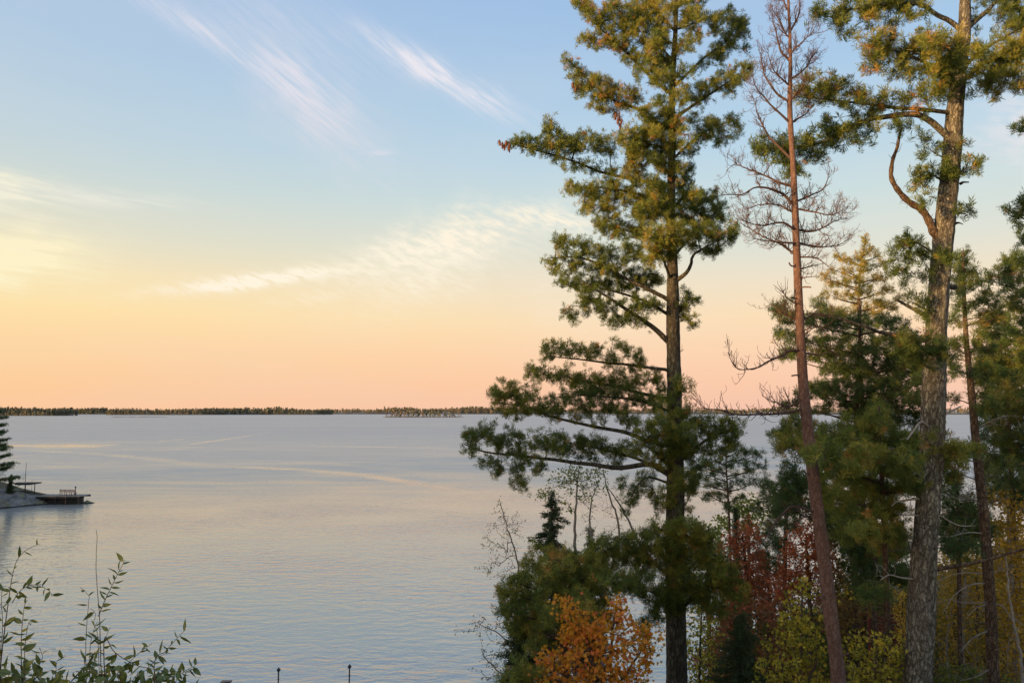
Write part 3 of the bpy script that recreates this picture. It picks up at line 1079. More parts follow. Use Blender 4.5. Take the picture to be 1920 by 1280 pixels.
def cones(parent, spots, Y, rg):
    """hanging brown cones, each a stack of scales"""
    for (px, py) in spots:
        a_ = Acc()
        c0 = P(px, py, Y + rg.normal() * 0.05)
        ln = 0.17
        t_ = np.linspace(0, 1, 8)
        pts = c0 + np.outer(t_ * ln, np.array([rg.normal() * 0.12, rg.normal() * 0.12, -1]))
        tube(a_, pts, np.array([0.008, 0.022, 0.029, 0.031, 0.029, 0.024, 0.016, 0.007]), 7)
        k = 26
        u = rg.random(k)
        ph = rg.random(k) * 6.28
        pp = c0 + np.stack([np.cos(ph) * 0.027, np.sin(ph) * 0.027, -ln * (0.1 + 0.85 * u)], 1)
        stamp(a_, LT_SMALL, pp, np.stack([np.cos(ph), np.sin(ph), -0.6 + 0 * ph], 1), 0.03, 0.5, rg)
        a_.build('pine_cone', M_CONE, parent)


# ------------------------------------------------------------------ the tall white pine in the middle
rg = np.random.default_rng(101)
SP1 = [(1269, 1280, 19), (1268, 1180, 18.5), (1265, 1060, 17.5), (1266, 960, 16.5), (1266, 860, 15.5), (1265, 764, 13.5), (1262, 626, 12.5),
       (1261, 500, 10), (1258, 412, 8.3), (1260, 275, 7), (1260, 172, 6), (1266, 69, 4.6), (1268, 0, 3.8), (1272, -90, 2.4), (1272, -200, 0.8)]
Y1 = 19.0
pine1 = empty('white_pine', base_of(1269, 1280, Y1), 'tall white pine with layered limbs reaching left over the lake, gold-lit at its top', 'tree', 'tall pines on the bluff')
trunk_mesh(pine1, SP1, Y1, B_PINE, rg, 30, 0.05, 0.14)
B1 = [
    # path, dY, pads, r0, tint
    ([(1266, 60), (1235, 20), (1200, -30)], 0.6, [(1215, 10, 18, 14), (1195, 25, 24, 16), (1225, 15, 14, 18), (1200, -25, 26, 16), (1235, 55, 18, 20)], 0.035, .62),
    ([(1252, 175), (1194, 117), (1135, 65), (1104, 31), (1077, -8)], -0.5, [(1090, 3, 20, 12), (1112, 25, 20, 14), (1135, 48, 22, 14), (1100, 72, 12, 8), (1125, 78, 20, 10), (1160, 75, 24, 16), (1180, 102, 22, 14), (1178, 32, 22, 20), (1150, 12, 16, 12), (1205, 60, 16, 20)], 0.045, .6),
    ([(1262, 110), (1240, 90), (1222, 70)], -0.9, [(1226, 100, 16, 20), (1212, 130, 18, 14), (1242, 135, 16, 24)], 0.03, .6),
    ([(1266, 160), (1317, 113), (1359, 79), (1390, 35)], 0.6, [(1364, 32, 16, 12), (1385, 45, 12, 16), (1396, 70, 8, 18), (1366, 76, 18, 16), (1345, 100, 16, 12), (1322, 112, 12, 9)], 0.042, .45),
    ([(1268, 55), (1310, 40), (1345, 30)], -0.6, [(1335, 34, 16, 9), (1300, 30, 14, 9), (1345, 60, 12, 10), (1300, 65, 14, 12)], 0.028, .5),
    ([(1268, 20), (1295, -15), (1325, -50)], 0.4, [(1290, 10, 12, 14), (1312, -10, 16, 16), (1330, -45, 18, 14), (1245, -30, 18, 18)], 0.028, .55),
    ([(1270, -40), (1250, -90), (1225, -120)], 0.4, [(1230, -110, 22, 14), (1290, -110, 18, 14), (1272, -170, 16, 26), (1245, -70, 22, 14), (1300, -70, 20, 14)], 0.028, .55),
    ([(1266, 222), (1307, 192), (1348, 165), (1407, 124)], -0.6, [(1404, 124, 10, 10), (1386, 135, 18, 12), (1357, 148, 20, 12), (1332, 163, 18, 11), (1302, 172, 14, 12), (1372, 165, 14, 7), (1320, 190, 12, 8)], 0.045, .58),
    ([(1256, 240), (1218, 224), (1194, 203), (1152, 187), (1090, 137), (1058, 107)], -0.8, [(1063, 113, 8, 8), (1077, 130, 14, 10), (1100, 148, 20, 13), (1130, 162, 22, 15), (1088, 172, 14, 9), (1160, 178, 20, 16), (1118, 192, 18, 10), (1188, 186, 16, 14), (1145, 208, 16, 7)], 0.048, .62),
    ([(1260, 250), (1230, 225), (1205, 205)], -1.1, [(1215, 212, 14, 12), (1250, 230, 18, 18), (1222, 236, 20, 15)], 0.035, .66),
    ([(1255, 345), (1210, 340), (1159, 330), (1108, 313), (1056, 296), (985, 276), (948, 268)], -1.0, [(966, 266, 12, 7), (986, 270, 14, 10), (1010, 268, 16, 14), (1024, 234, 9, 10), (1040, 246, 14, 10), (1040, 268, 18, 12), (1066, 270, 22, 15), (1100, 265, 24, 14), (1136, 268, 20, 14), (1044, 296, 14, 8), (1068, 312, 14, 6), (1110, 312, 20, 7), (1150, 318, 14, 6)], 0.05, .5),
    ([(1258, 330), (1220, 300), (1180, 268)], -1.3, [(1180, 262, 18, 20), (1200, 288, 20, 24), (1186, 320, 14, 18), (1216, 255, 20, 18), (1236, 285, 18, 26)], 0.035, .62),
    ([(1262, 298), (1293, 268), (1331, 243), (1388, 220)], 0.5, [(1308, 225, 16, 8), (1338, 235, 18, 12), (1372, 224, 16, 8), (1315, 252, 14, 9), (1346, 262, 18, 9), (1375, 245, 10, 9), (1296, 282, 14, 8)], 0.038, .55),
    ([(1256, 392), (1211, 371), (1159, 357), (1110, 350), (1066, 348)], -0.5, [(1075, 350, 12, 9), (1093, 364, 18, 14), (1128, 350, 20, 12), (1120, 380, 22, 13), (1163, 362, 20, 18), (1098, 394, 12, 7), (1146, 400, 18, 14), (1195, 385, 16, 16), (1205, 350, 16, 18)], 0.045, .5),
    ([(1256, 470), (1215, 445), (1170, 430), (1125, 418)], 0.8, [(1124, 416, 12, 9), (1146, 428, 16, 11), (1172, 432, 20, 12), (1200, 425, 18, 16)], 0.04, .42),
    ([(1260, 430), (1238, 400), (1212, 395)], -1.0, [(1208, 400, 20, 18), (1238, 350, 16, 20), (1240, 385, 18, 18)], 0.035, .5),
    ([(1262, 390), (1285, 365), (1300, 340)], 0.5, [(1286, 325, 14, 12), (1284, 352, 16, 14), (1300, 376, 12, 10), (1322, 372, 10, 8)], 0.028, .4),
    ([(1262, 480), (1300, 440), (1345, 395)], 0.4, [(1340, 368, 14, 9), (1324, 388, 22, 12), (1350, 392, 12, 12), (1300, 400, 18, 14), (1272, 400, 16, 14), (1338, 415, 18, 9)], 0.042, .42),
    ([(1266, 527), (1288, 510), (1297, 492), (1302, 476), (1345, 452)], -0.8, [(1292, 436, 24, 16), (1325, 430, 24, 14), (1354, 438, 20, 12), (1374, 440, 12, 10), (1312, 466, 22, 8), (1346, 466, 14, 6), (1372, 420, 10, 6)], 0.06, .55),
    ([(1260, 520), (1245, 490), (1225, 465)], -1.5, [(1230, 450, 24, 18), (1262, 438, 28, 18), (1222, 482, 18, 12), (1248, 470, 18, 14)], 0.04, .62),
    ([(1252, 562), (1200, 535), (1130, 500), (1080, 480), (1026, 486)], -0.6, [(1045, 446, 10, 8), (1060, 460, 16, 10), (1085, 458, 16, 8), (1106, 462, 16, 8), (1030, 490, 10, 7), (1052, 500, 20, 12), (1095, 490, 26, 14), (1138, 470, 20, 11), (1148, 498, 24, 16), (1186, 474, 20, 16)], 0.055, .4),
    ([(1254, 590), (1210, 565), (1150, 545), (1070, 532)], 0.8, [(1060, 528, 16, 8), (1098, 528, 24, 12), (1138, 532, 24, 14), (1186, 520, 24, 18), (1220, 528, 16, 16)], 0.045, .34),
    ([(1256, 643), (1228, 616), (1194, 592), (1142, 558), (1091, 528)], -0.4, [(1066, 586, 9, 6), (1084, 592, 14, 7), (1110, 575, 18, 11), (1145, 580, 22, 12), (1168, 600, 14, 8), (1096, 555, 16, 10), (1150, 608, 10, 5), (1190, 568, 20, 14), (1220, 575, 16, 12), (1195, 606, 12, 6)], 0.075, .38),
    ([(1262, 595), (1290, 572), (1308, 556)], 0.3, [(1284, 550, 9, 5), (1300, 563, 12, 8), (1285, 583, 11, 10), (1300, 600, 10, 8), (1275, 570, 8, 10)], 0.022, .4),
    ([(1254, 696), (1211, 690), (1159, 681), (1091, 674), (1024, 668)], -0.5, [(1030, 646, 12, 6), (1052, 654, 22, 9), (1090, 655, 24, 8), (1122, 662, 20, 8), (1024, 672, 10, 5), (1158, 640, 8, 6), (1166, 660, 16, 10), (1192, 668, 10, 8), (1196, 688, 14, 7), (1150, 680, 14, 4)], 0.045, .42),
    ([(1254, 750), (1194, 735), (1142, 722), (1056, 705), (990, 702)], 0.5, [(1000, 700, 13, 9), (1030, 700, 20, 10), (1068, 705, 22, 12), (1100, 718, 24, 12), (1132, 718, 20, 13), (1164, 712, 18, 12), (1196, 714, 14, 9), (1222, 704, 12, 10), (1236, 722, 10, 12)], 0.05, .38),
    ([(1256, 770), (1200, 752), (1140, 745), (1080, 742), (1040, 746)], -0.9, [(1040, 750, 18, 10), (1080, 742, 24, 11), (1130, 748, 24, 13), (1178, 742, 20, 13), (1212, 745, 18, 12), (1236, 762, 12, 10)], 0.045, .3),
    ([(1256, 838), (1187, 815), (1108, 798), (1049, 784), (1005, 770), (925, 752)], -0.8, [(930, 745, 12, 13), (950, 730, 16, 11), (966, 752, 22, 16), (990, 736, 16, 12), (1000, 762, 20, 10), (1035, 768, 20, 8), (962, 782, 14, 6), (1092, 772, 22, 9), (1150, 772, 20, 10), (1120, 790, 12, 5), (1185, 786, 18, 8)], 0.06, .45),
    ([(1252, 888), (1221, 871), (1159, 876), (1091, 869), (1022, 857), (919, 850), (872, 833)], -0.8, [(880, 820, 12, 12), (900, 808, 18, 9), (925, 812, 20, 13), (880, 846, 10, 6), (958, 828, 20, 14), (990, 842, 20, 12), (908, 866, 12, 6), (930, 878, 14, 8), (974, 878, 14, 8), (966, 900, 9, 9), (986, 905, 7, 9), (1002, 872, 14, 9), (1015, 820, 14, 8), (1045, 838, 18, 9)], 0.07, .4),
    ([(1256, 892), (1200, 862), (1130, 842), (1040, 826)], 0.9, [(1040, 828, 22, 10), (1080, 838, 22, 12), (1122, 846, 24, 12), (1110, 828, 20, 9), (1150, 866, 14, 6), (1172, 838, 16, 10)], 0.05, .36),
    ([(1262, 880), (1230, 850), (1205, 830)], -1.8, [(1208, 812, 24, 13), (1242, 802, 22, 13), (1266, 815, 22, 16), (1192, 838, 18, 9), (1242, 842, 22, 13), (1272, 842, 16, 10)], 0.045, .55),
    ([(1270, 868), (1310, 835), (1350, 810), (1392, 798)], -0.5, [(1300, 800, 18, 10), (1330, 794, 20, 10), (1360, 800, 20, 10), (1386, 802, 11, 10), (1310, 825, 24, 12), (1350, 826, 22, 11), (1374, 828, 10, 8), (1322, 848, 18, 7), (1290, 850, 12, 11)], 0.05, .5),
    ([(1256, 905), (1215, 895), (1190, 915), (1178, 945)], -0.5, [(1166, 904, 10, 6), (1180, 928, 12, 8), (1175, 954, 8, 6), (1200, 914, 14, 8), (1222, 930, 12, 10), (1238, 956, 9, 9), (1210, 888, 12, 7), (1296, 905, 10, 8)], 0.035, .36),
    ([(1256, 985), (1290, 935), (1300, 900)], 0.4, [(1292, 915, 11, 10), (1302, 892, 12, 9), (1285, 945, 9, 8), (1320, 870, 12, 6)], 0.025, .36),
]
for path, dY, pads, r0, tint in B1:
    PAD[:] = (1.2, 1.55) if path[0][1] > 600 else (1.13, 1.28)
    br = bough(pine1, path, Y1, dY, pads, rg, r0, 200, 4, NT_WHITE, M_WHITE, B_PINE, tint - 0.03, 0.95, flat=0.55)
    if path[0] == (1255, 345):
        cones(br, [(936, 262), (942, 266), (949, 263), (955, 268), (961, 264), (946, 270), (953, 274)], Y1 - 1.0, rg)
    if path[0] == (1256, 240):
        cones(br, [(1074, 154), (1080, 151), (1086, 156), (1079, 160)], Y1 - 0.7, rg)
    if path[0] == (1260, 250):
        cones(br, [(1155, 212), (1161, 216), (1166, 222), (1158, 222), (1163, 230)], Y1 - 0.8, rg)
for q in range(28):
    sy = (-40 + 24 * q if q < 20 else 745 + 26 * (q - 20)) + rg.normal() * 6
    sx = trunk_x(SP1, sy)
    sgn = -1 if q % 2 else 1
    ex = sx + sgn * rg.uniform(8, 34)
    ey = sy - rg.uniform(18, 36)
    pads = [(ex + rg.normal() * 6, ey + rg.normal() * 5, rg.uniform(13, 20), rg.uniform(9, 14)), ((sx + ex) / 2, (sy + ey) / 2, 12, 10)]
    bough(pine1, [(sx, sy), ((sx + ex) / 2, sy - 8), (ex, ey)], Y1, -rg.uniform(0.7, 1.5), pads, rg, 0.028, 140, 4, NT_WHITE, M_WHITE, B_PINE, 0.55, 0.95, flat=0.5)
# lower limbs reaching towards the viewer
B1F = [
    ([(1264, 1085), (1220, 1050), (1180, 1030), (1132, 1032)], -2.2, [(1130, 1030, 20, 12), (1160, 1014, 22, 11), (1198, 1014, 26, 14), (1238, 1006, 26, 16), (1150, 1052, 24, 14), (1200, 1056, 28, 18)], .5),
    ([(1266, 1060), (1290, 1030), (1335, 1010)], -2.4, [(1288, 1000, 26, 18), (1320, 1010, 20, 16), (1250, 1045, 28, 22), (1300, 1045, 28, 22), (1340, 1052, 18, 18), (1270, 985, 18, 10)], .55),
    ([(1268, 1150), (1310, 1110), (1360, 1085), (1395, 1100)], -2.0, [(1352, 1076, 24, 16), (1382, 1102, 18, 10), (1280, 1095, 32, 22), (1328, 1105, 30, 18), (1340, 1135, 18, 12)], .42),
    ([(1266, 1150), (1240, 1120), (1190, 1095)], -2.6, [(1228, 1105, 28, 20), (1182, 1088, 26, 13), (1240, 1140, 22, 14), (1222, 1164, 16, 9), (1275, 1130, 18, 10), (1150, 1095, 16, 9)], .55),
]
for path, dY, pads, tint in B1F:
    bough(pine1, path, Y1, dY, pads, rg, 0.045, 210, 4, NT_WHITE, M_WHITE, B_PINE, tint + 0.1, 1.0, flat=0.6)
for sx, sy, ex, ey in ((1252, 1150, 1222, 1138), (1280, 985, 1300, 968), (1252, 640, 1238, 632), (1274, 660, 1282, 655), (1280, 920, 1302, 906), (1254, 1010, 1232, 1004)):
    pts, _, _ = to_world([(1265, sy), (sx, sy), (ex, ey)], Y1, -0.2)
    sp = smooth_path(pts, 0.08)
    a = Acc(); tube(a, sp, np.linspace(0.018, 0.006, len(sp)), 5); twigs(a, sp, np.full(len(sp), 0.01), rg, 3, 0.2)
    a.build('broken_branch', B_PINE, pine1)

# ------------------------------------------------------------------ the thick pine on the right
rg = np.random.default_rng(202)
Y2 = 15.0
SP2 = [(1722, 1280, 23.5), (1726, 1184, 24), (1730, 1080, 22.5), (1740, 943, 20.5), (1748, 820, 20.5), (1751, 730, 20), (1755, 626, 18.3), (1762, 523, 18),
       (1772, 412, 17.5), (1783, 309, 16.2), (1791, 206, 14.8), (1800, 120, 13), (1808, 60, 11.5), (1810, 0, 9.5), (1814, -80, 8), (1820, -200, 5), (1822, -300, 2)]
pine2 = empty('white_pine', base_of(1722, 1280, Y2), 'thick grey lichened pine trunk with a bare curved side limb and sunlit needles above', 'tree', 'tall pines on the bluff')
trunk_mesh(pine2, SP2, Y2, B_BIG, rg, 44, 0.035, 0.17)
B2 = [
    ([(1806, 62), (1780, 38), (1759, 27), (1720, 6), (1640, 14), (1545, 22)], -0.7, [(1535, 22, 14, 9), (1560, 26, 22, 12), (1580, 48, 16, 10), (1600, 12, 26, 12), (1640, 8, 26, 14), (1632, 38, 16, 9), (1680, 18, 26, 16), (1720, 10, 26, 16), (1590, -20, 30, 12), (1660, -20, 36, 14), (1600, 58, 12, 7)], 0.055, .5),
    ([(1806, 60), (1830, 38), (1858, 14), (1890, -20)], 0.3, [(1840, -10, 18, 12), (1880, -14, 26, 16), (1880, 30, 20, 10), (1905, 10, 20, 16), (1832, 42, 7, 8), (1920, 45, 14, 12)], 0.07, .42),
    ([(1800, 150), (1740, 120), (1680, 98), (1622, 84)], -0.9, [(1622, 74, 13, 9), (1640, 95, 20, 12), (1662, 72, 22, 10), (1690, 92, 26, 15), (1640, 122, 22, 11), (1680, 125, 28, 13), (1722, 100, 26, 18), (1722, 138, 26, 12), (1740, 70, 18, 10)], 0.05, .62),
    ([(1798, 165), (1780, 135), (1760, 110)], -1.6, [(1756, 90, 24, 16), (1772, 120, 28, 20), (1750, 150, 26, 14), (1790, 90, 20, 18), (1795, 135, 22, 18), (1770, 175, 20, 10)], 0.045, .7),
    ([(1806, 150), (1840, 120), (1885, 110), (1925, 125)], -0.8, [(1830, 100, 22, 16), (1860, 112, 26, 18), (1890, 120, 24, 18), (1880, 85, 24, 12), (1850, 140, 26, 14), (1895, 145, 20, 12), (1920, 150, 14, 14), (1840, 168, 18, 11), (1866, 178, 12, 8), (1910, 70, 16, 12)], 0.05, .64),
    ([(1804, 130), (1850, 90), (1900, 60), (1960, 40)], 0.7, [(1905, 50, 20, 12), (1930, 90, 22, 14), (1950, 40, 24, 16), (1960, 120, 26, 16)], 0.045, .6),
    ([(1785, 212), (1728, 206), (1676, 203), (1625, 195), (1542, 186), (1494, 174)], -1.0, [(1502, 152, 13, 9), (1500, 178, 12, 9), (1528, 148, 15, 10), (1530, 172, 18, 14), (1560, 155, 20, 12), (1572, 180, 22, 13), (1600, 160, 18, 12), (1612, 190, 16, 12), (1640, 200, 18, 11), (1655, 178, 14, 10), (1690, 190, 14, 10), (1705, 172, 12, 8), (1740, 195, 16, 10)], 0.045, .5),
    ([(1782, 262), (1762, 244), (1740, 226), (1711, 213), (1642, 220), (1590, 240), (1539, 266), (1470, 280), (1418, 276)], -1.3, [(1420, 272, 14, 9), (1440, 262, 18, 11), (1450, 286, 20, 12), (1476, 268, 20, 14), (1490, 296, 22, 15), (1514, 262, 18, 12), (1530, 282, 18, 14), (1500, 322, 14, 8), (1478, 312, 14, 10), (1546, 252, 18, 12), (1564, 272, 14, 9), (1562, 228, 20, 12), (1590, 238, 18, 13), (1600, 262, 14, 8), (1620, 240, 16, 10), (1625, 218, 18, 10), (1652, 240, 12, 7), (1640, 260, 8, 5), (1680, 226, 14, 8), (1700, 240, 12, 7)], 0.07, .46),
    ([(1782, 300), (1750, 285), (1735, 262)], -0.5, [(1728, 250, 9, 7), (1738, 268, 8, 6), (1760, 265, 10, 7), (1730, 286, 9, 6), (1815, 262, 5, 5)], 0.018, .34),
    ([(1778, 345), (1750, 325), (1722, 318)], -0.6, [(1722, 315, 10, 6), (1738, 325, 12, 8), (1722, 340, 12, 8), (1716, 358, 9, 6), (1742, 350, 10, 9), (1738, 372, 14, 7), (1760, 320, 10, 10), (1785, 310, 16, 14)], 0.02, .36),
    ([(1790, 330), (1812, 312), (1836, 308)], -0.3, [(1812, 300, 8, 6), (1828, 312, 9, 7), (1836, 318, 6, 5), (1806, 330, 8, 6), (1842, 298, 4, 4)], 0.016, .3),
    ([(1785, 400), (1808, 388), (1828, 394)], -0.3, [(1806, 384, 8, 6), (1825, 396, 7, 4), (1795, 395, 8, 8)], 0.014, .3),
    ([(1757, 480), (1735, 462), (1710, 450), (1690, 452)], -0.6, [(1698, 444, 11, 6), (1716, 452, 14, 9), (1690, 470, 14, 11), (1716, 480, 14, 11), (1680, 494, 11, 12), (1700, 512, 10, 8), (1694, 530, 9, 6), (1736, 468, 9, 9), (1672, 478, 8, 7), (1728, 515, 6, 6), (1740, 500, 5, 8)], 0.028, .25),
    ([(1760, 500), (1775, 485), (1785, 478)], -0.8, [(1762, 478, 14, 10), (1780, 486, 8, 5), (1770, 465, 8, 8)], 0.018, .4),
    ([(1750, 590), (1725, 575), (1700, 560)], -0.5, [(1730, 575, 9, 8), (1712, 560, 10, 7), (1724, 595, 8, 6), (1742, 560, 6, 8)], 0.025, .3),
    # limbs coming forward across the trunk
    ([(1755, 700), (1720, 672), (1690, 655)], -1.6, [(1700, 640, 22, 10), (1735, 645, 26, 14), (1765, 655, 26, 14), (1725, 668, 26, 10), (1700, 660, 20, 10)], 0.04, .3),
]
for path, dY, pads, r0, tint in B2:
    bough(pine2, path, Y2, dY, pads, rg, r0, 140, 4, NT_WHITE, M_WHITE, B_BIG, tint, 1.12, flat=0.5)
# the bare bent limb and other dead wood on the thick pine
for path, dY, r0, r1, nt_, bk in (
        ([(1762, 452), (1750, 436), (1742, 415), (1731, 395), (1711, 382), (1692, 368), (1680, 352), (1671, 330), (1673, 308), (1682, 280), (1690, 242)], -0.3, 0.085, 0.022, 9, B_BROWN),
        ([(1752, 642), (1707, 634), (1660, 624), (1620, 611), (1570, 595), (1520, 588)], -0.5, 0.05, 0.014, 8, B_PINE),
        ([(1750, 600), (1728, 585), (1700, 570), (1680, 560)], 0.3, 0.055, 0.02, 4, B_PINE),
        ([(1755, 555), (1772, 538), (1792, 540)], 0.2, 0.085, 0.05, 0, B_PINE),
        ([(1745, 808), (1728, 792), (1712, 812), (1700, 822)], -0.8, 0.03, 0.012, 4, B_GREYTWIG),
        ([(1755, 790), (1775, 775), (1800, 762)], 0.4, 0.03, 0.012, 5, B_GREYTWIG),
        ([(1738, 935), (1700, 938), (1680, 940), (1668, 948)], -0.3, 0.028, 0.012, 4, B_GREYTWIG),
        ([(1738, 965), (1705, 964), (1690, 966)], -0.2, 0.018, 0.008, 2, B_GREYTWIG),
        ([(1750, 958), (1790, 980), (1830, 985)], 0.2, 0.018, 0.006, 3, B_GREYTWIG),
        ([(1735, 1072), (1790, 1062), (1845, 1050), (1900, 1036), (1950, 1022)], -0.3, 0.042, 0.022, 7, B_BROWN),
        ([(1725, 1085), (1690, 1082), (1668, 1078), (1650, 1088)], -0.3, 0.022, 0.007, 4, B_GREYTWIG),
        ([(1722, 1215), (1740, 1238), (1752, 1252)], -0.5, 0.010, 0.004, 2, B_GREYTWIG),
        ([(1795, 402), (1803, 400), (1812, 403)], 0, 0.03, 0.008, 0, B_BROWN), ([(1768, 412), (1752, 409), (1745, 411)], 0, 0.025, 0.006, 0, B_BROWN),
        ([(1790, 420), (1798, 418), (1806, 422)], 0, 0.03, 0.006, 0, B_BROWN), ([(1800, 345), (1808, 342), (1816, 340)], 0, 0.03, 0.012, 0, B_BROWN)):
    pts, _, _ = to_world(path, Y2, dY)
    sp = smooth_path(pts, 0.07)
    k = len(sp)
    wv_ = np.stack([np.interp(np.arange(k), np.linspace(0, k - 1, max(3, k // 4)), rg.normal(size=max(3, k // 4)) * 0.012) for _ in range(3)], 1)
    wv_[0] = 0
    sp = sp + wv_
    a = Acc()
    rr = np.linspace(r0, r1, k)
    tube(a, sp, rr * (1 + 0.1 * np.sin(np.arange(k) * 1.7)), 9)
    if nt_:
        twigs(a, sp, rr, rg, nt_, 0.28, 0, 0.3)
    a.build('dead_branch', bk, pine2, smooth=True)

# ------------------------------------------------------------------ the dying red pine
rg = np.random.default_rng(303)
Y3 = 13.3
SP3 = [(1572, 1290, 13.5), (1569, 1240, 13), (1557, 1149, 12.3), (1545, 1046, 12), (1531, 943, 11.3), (1520, 850, 10.5), (1507, 730, 9.3), (1499, 592, 8), (1493, 454, 6.7),
       (1491, 400, 6.3), (1487, 309, 5.4), (1481, 206, 4.8), (1482, 103, 3.2), (1478, 0, 2.4), (1474, -60, 1.2)]
pine3 = empty('red_pine', base_of(1572, 1290, Y3), 'slender red-barked pine, nearly dead, with bare curling twigs between the two thick pines', 'tree', 'tall pines on the bluff')
trunk_mesh(pine3, SP3, Y3, B_RED, rg, 26, 0.05, 0.07)
B3 = [
    ([(1478, 20), (1468, -5), (1462, -30)], 0.2, 6, .35), ([(1479, 70), (1462, 40), (1455, 15)], -0.3, 8, .4), ([(1481, 60), (1497, 30), (1499, -10)], 0.3, 8, .35),
    ([(1481, 115), (1460, 80), (1452, 45), (1450, 22)], 0.4, 10, .4), ([(1481, 105), (1505, 78), (1518, 66), (1526, 58)], -0.3, 10, .4),
    ([(1481, 160), (1450, 132), (1440, 100), (1442, 92)], -0.4, 9, .4), ([(1482, 150), (1508, 128), (1522, 108), (1531, 96)], 0.4, 10, .4),
    ([(1480, 195), (1452, 170), (1432, 135), (1424, 92)], 0.3, 10, .45), ([(1482, 190), (1505, 165), (1515, 140)], -0.3, 8, .35),
    ([(1484, 232), (1446, 196), (1428, 178), (1413, 155), (1412, 138)], -0.3, 9, .4), ([(1484, 236), (1510, 215), (1530, 190)], 0.4, 6, .4),
    ([(1486, 300), (1455, 270), (1440, 255), (1420, 215), (1416, 178)], 0.4, 8, .4), ([(1486, 352), (1445, 335), (1400, 318), (1378, 308), (1360, 322)], 0.6, 10, .45),
    ([(1488, 384), (1460, 362), (1430, 350), (1395, 362), (1365, 366), (1352, 364)], -0.6, 12, .4), ([(1490, 380), (1520, 368), (1545, 348), (1555, 318)], 0.4, 11, .4),
    ([(1490, 392), (1530, 398), (1560, 402), (1590, 386)], -0.4, 12, .4), ([(1490, 400), (1455, 385), (1425, 380), (1395, 395)], 0.3, 14, .4),
    ([(1492, 430), (1460, 418), (1420, 422), (1388, 412)], -0.5, 14, .4), ([(1492, 428), (1525, 432), (1560, 415), (1588, 408)], 0.5, 14, .42),
    ([(1494, 478), (1462, 456), (1430, 440), (1390, 420)], 0.4, 14, .4), ([(1493, 456), (1450, 452), (1410, 446)], -0.4, 9, .35),
    ([(1494, 455), (1530, 462), (1570, 458), (1590, 448)], 0.3, 12, .4), ([(1496, 480), (1530, 484), (1552, 500), (1562, 510)], -0.3, 7, .35),
    ([(1496, 505), (1520, 500), (1545, 496)], 0.3, 6, .3), ([(1497, 521), (1515, 519), (1535, 520)], -0.2, 4, .25),
    ([(1496, 600), (1470, 590), (1445, 572), (1436, 582)], 0.3, 9, .4), ([(1497, 575), (1476, 556), (1456, 534)], -0.3, 7, .3),
    ([(1499, 602), (1530, 590), (1555, 596)], 0.3, 7, .35), ([(1501, 640), (1525, 618), (1550, 615)], -0.2, 7, .35),
    ([(1503, 655), (1460, 668), (1420, 688), (1392, 694), (1376, 685), (1365, 662)], -0.5, 14, .38),
    ([(1504, 660), (1540, 664), (1560, 662), (1580, 672)], 0.2, 7, .3),
    ([(1512, 765), (1470, 776), (1430, 777), (1390, 776), (1350, 768), (1320, 765), (1295, 742)], -0.5, 20, .42),
    ([(1510, 752), (1475, 760), (1445, 752), (1430, 740)], 0.3, 12, .38),
    ([(1533, 962), (1505, 952), (1480, 952), (1462, 966), (1445, 990), (1430, 1018), (1416, 1048)], -0.5, 8, .3),
    ([(1534, 970), (1515, 968), (1498, 970), (1480, 985)], 0.3, 6, .3),
]
for path, dY, k, tl in B3:
    pts, _, _ = to_world(path, Y3, dY)
    sp = smooth_path(pts, 0.08)
    nn = len(sp)
    wv_ = np.stack([np.interp(np.arange(nn), np.linspace(0, nn - 1, max(3, nn // 3)), rg.normal(size=max(3, nn // 3)) * 0.016) for _ in range(3)], 1)
    wv_[0] = 0
    sp = sp + wv_
    big = np.linalg.norm(sp[-1] - sp[0])
    r0 = 0.009 + 0.012 * min(1.5, big)
    a = Acc()
    rr = np.linspace(r0, 0.004, nn)
    tube(a, sp, rr, 6)
    tp = twigs(a, sp, rr, rg, int(k * 2.6), tl * 0.85, 0, 0.9)
    br = a.build('bare_branch', B_DEADTWIG, pine3)
    if path[0][1] < 620:
        tp = np.array(tp)
        sel = tp[rg.random(len(tp)) < (0.55 if path[0][1] < 250 or 380 < path[0][1] < 500 else 0.3)]
        if len(sel):
            a = Acc()
            stamp(a, NT_DEAD, sel, rg.normal(size=(len(sel), 3)) + np.array([0, 0, 0.6]), 0.9, rg.random(len(sel)), rg)
            a.build('withered_needles', M_DEADN, br, kind='stuff')
# short broken stubs low on the red trunk
for sy, sd_ in ((820, 1), (705, -1), (560, -1), (500, -1), (1044, 1), (1120, -1), (620, 1), (540, 1), (890, -1), (1230, 1)):
    sx = trunk_x([(q[0], q[1]) for q in SP3], sy)
    pts, _, _ = to_world([(sx, sy), (sx + sd_ * 12, sy - 2), (sx + sd_ * rg.uniform(15, 24), sy + rg.uniform(-8, 6))], Y3, -0.15)
    a = Acc(); tube(a, smooth_path(pts, 0.05), [0.014] * 1, 5)
    a.build('broken_branch', B_RED, pine3)

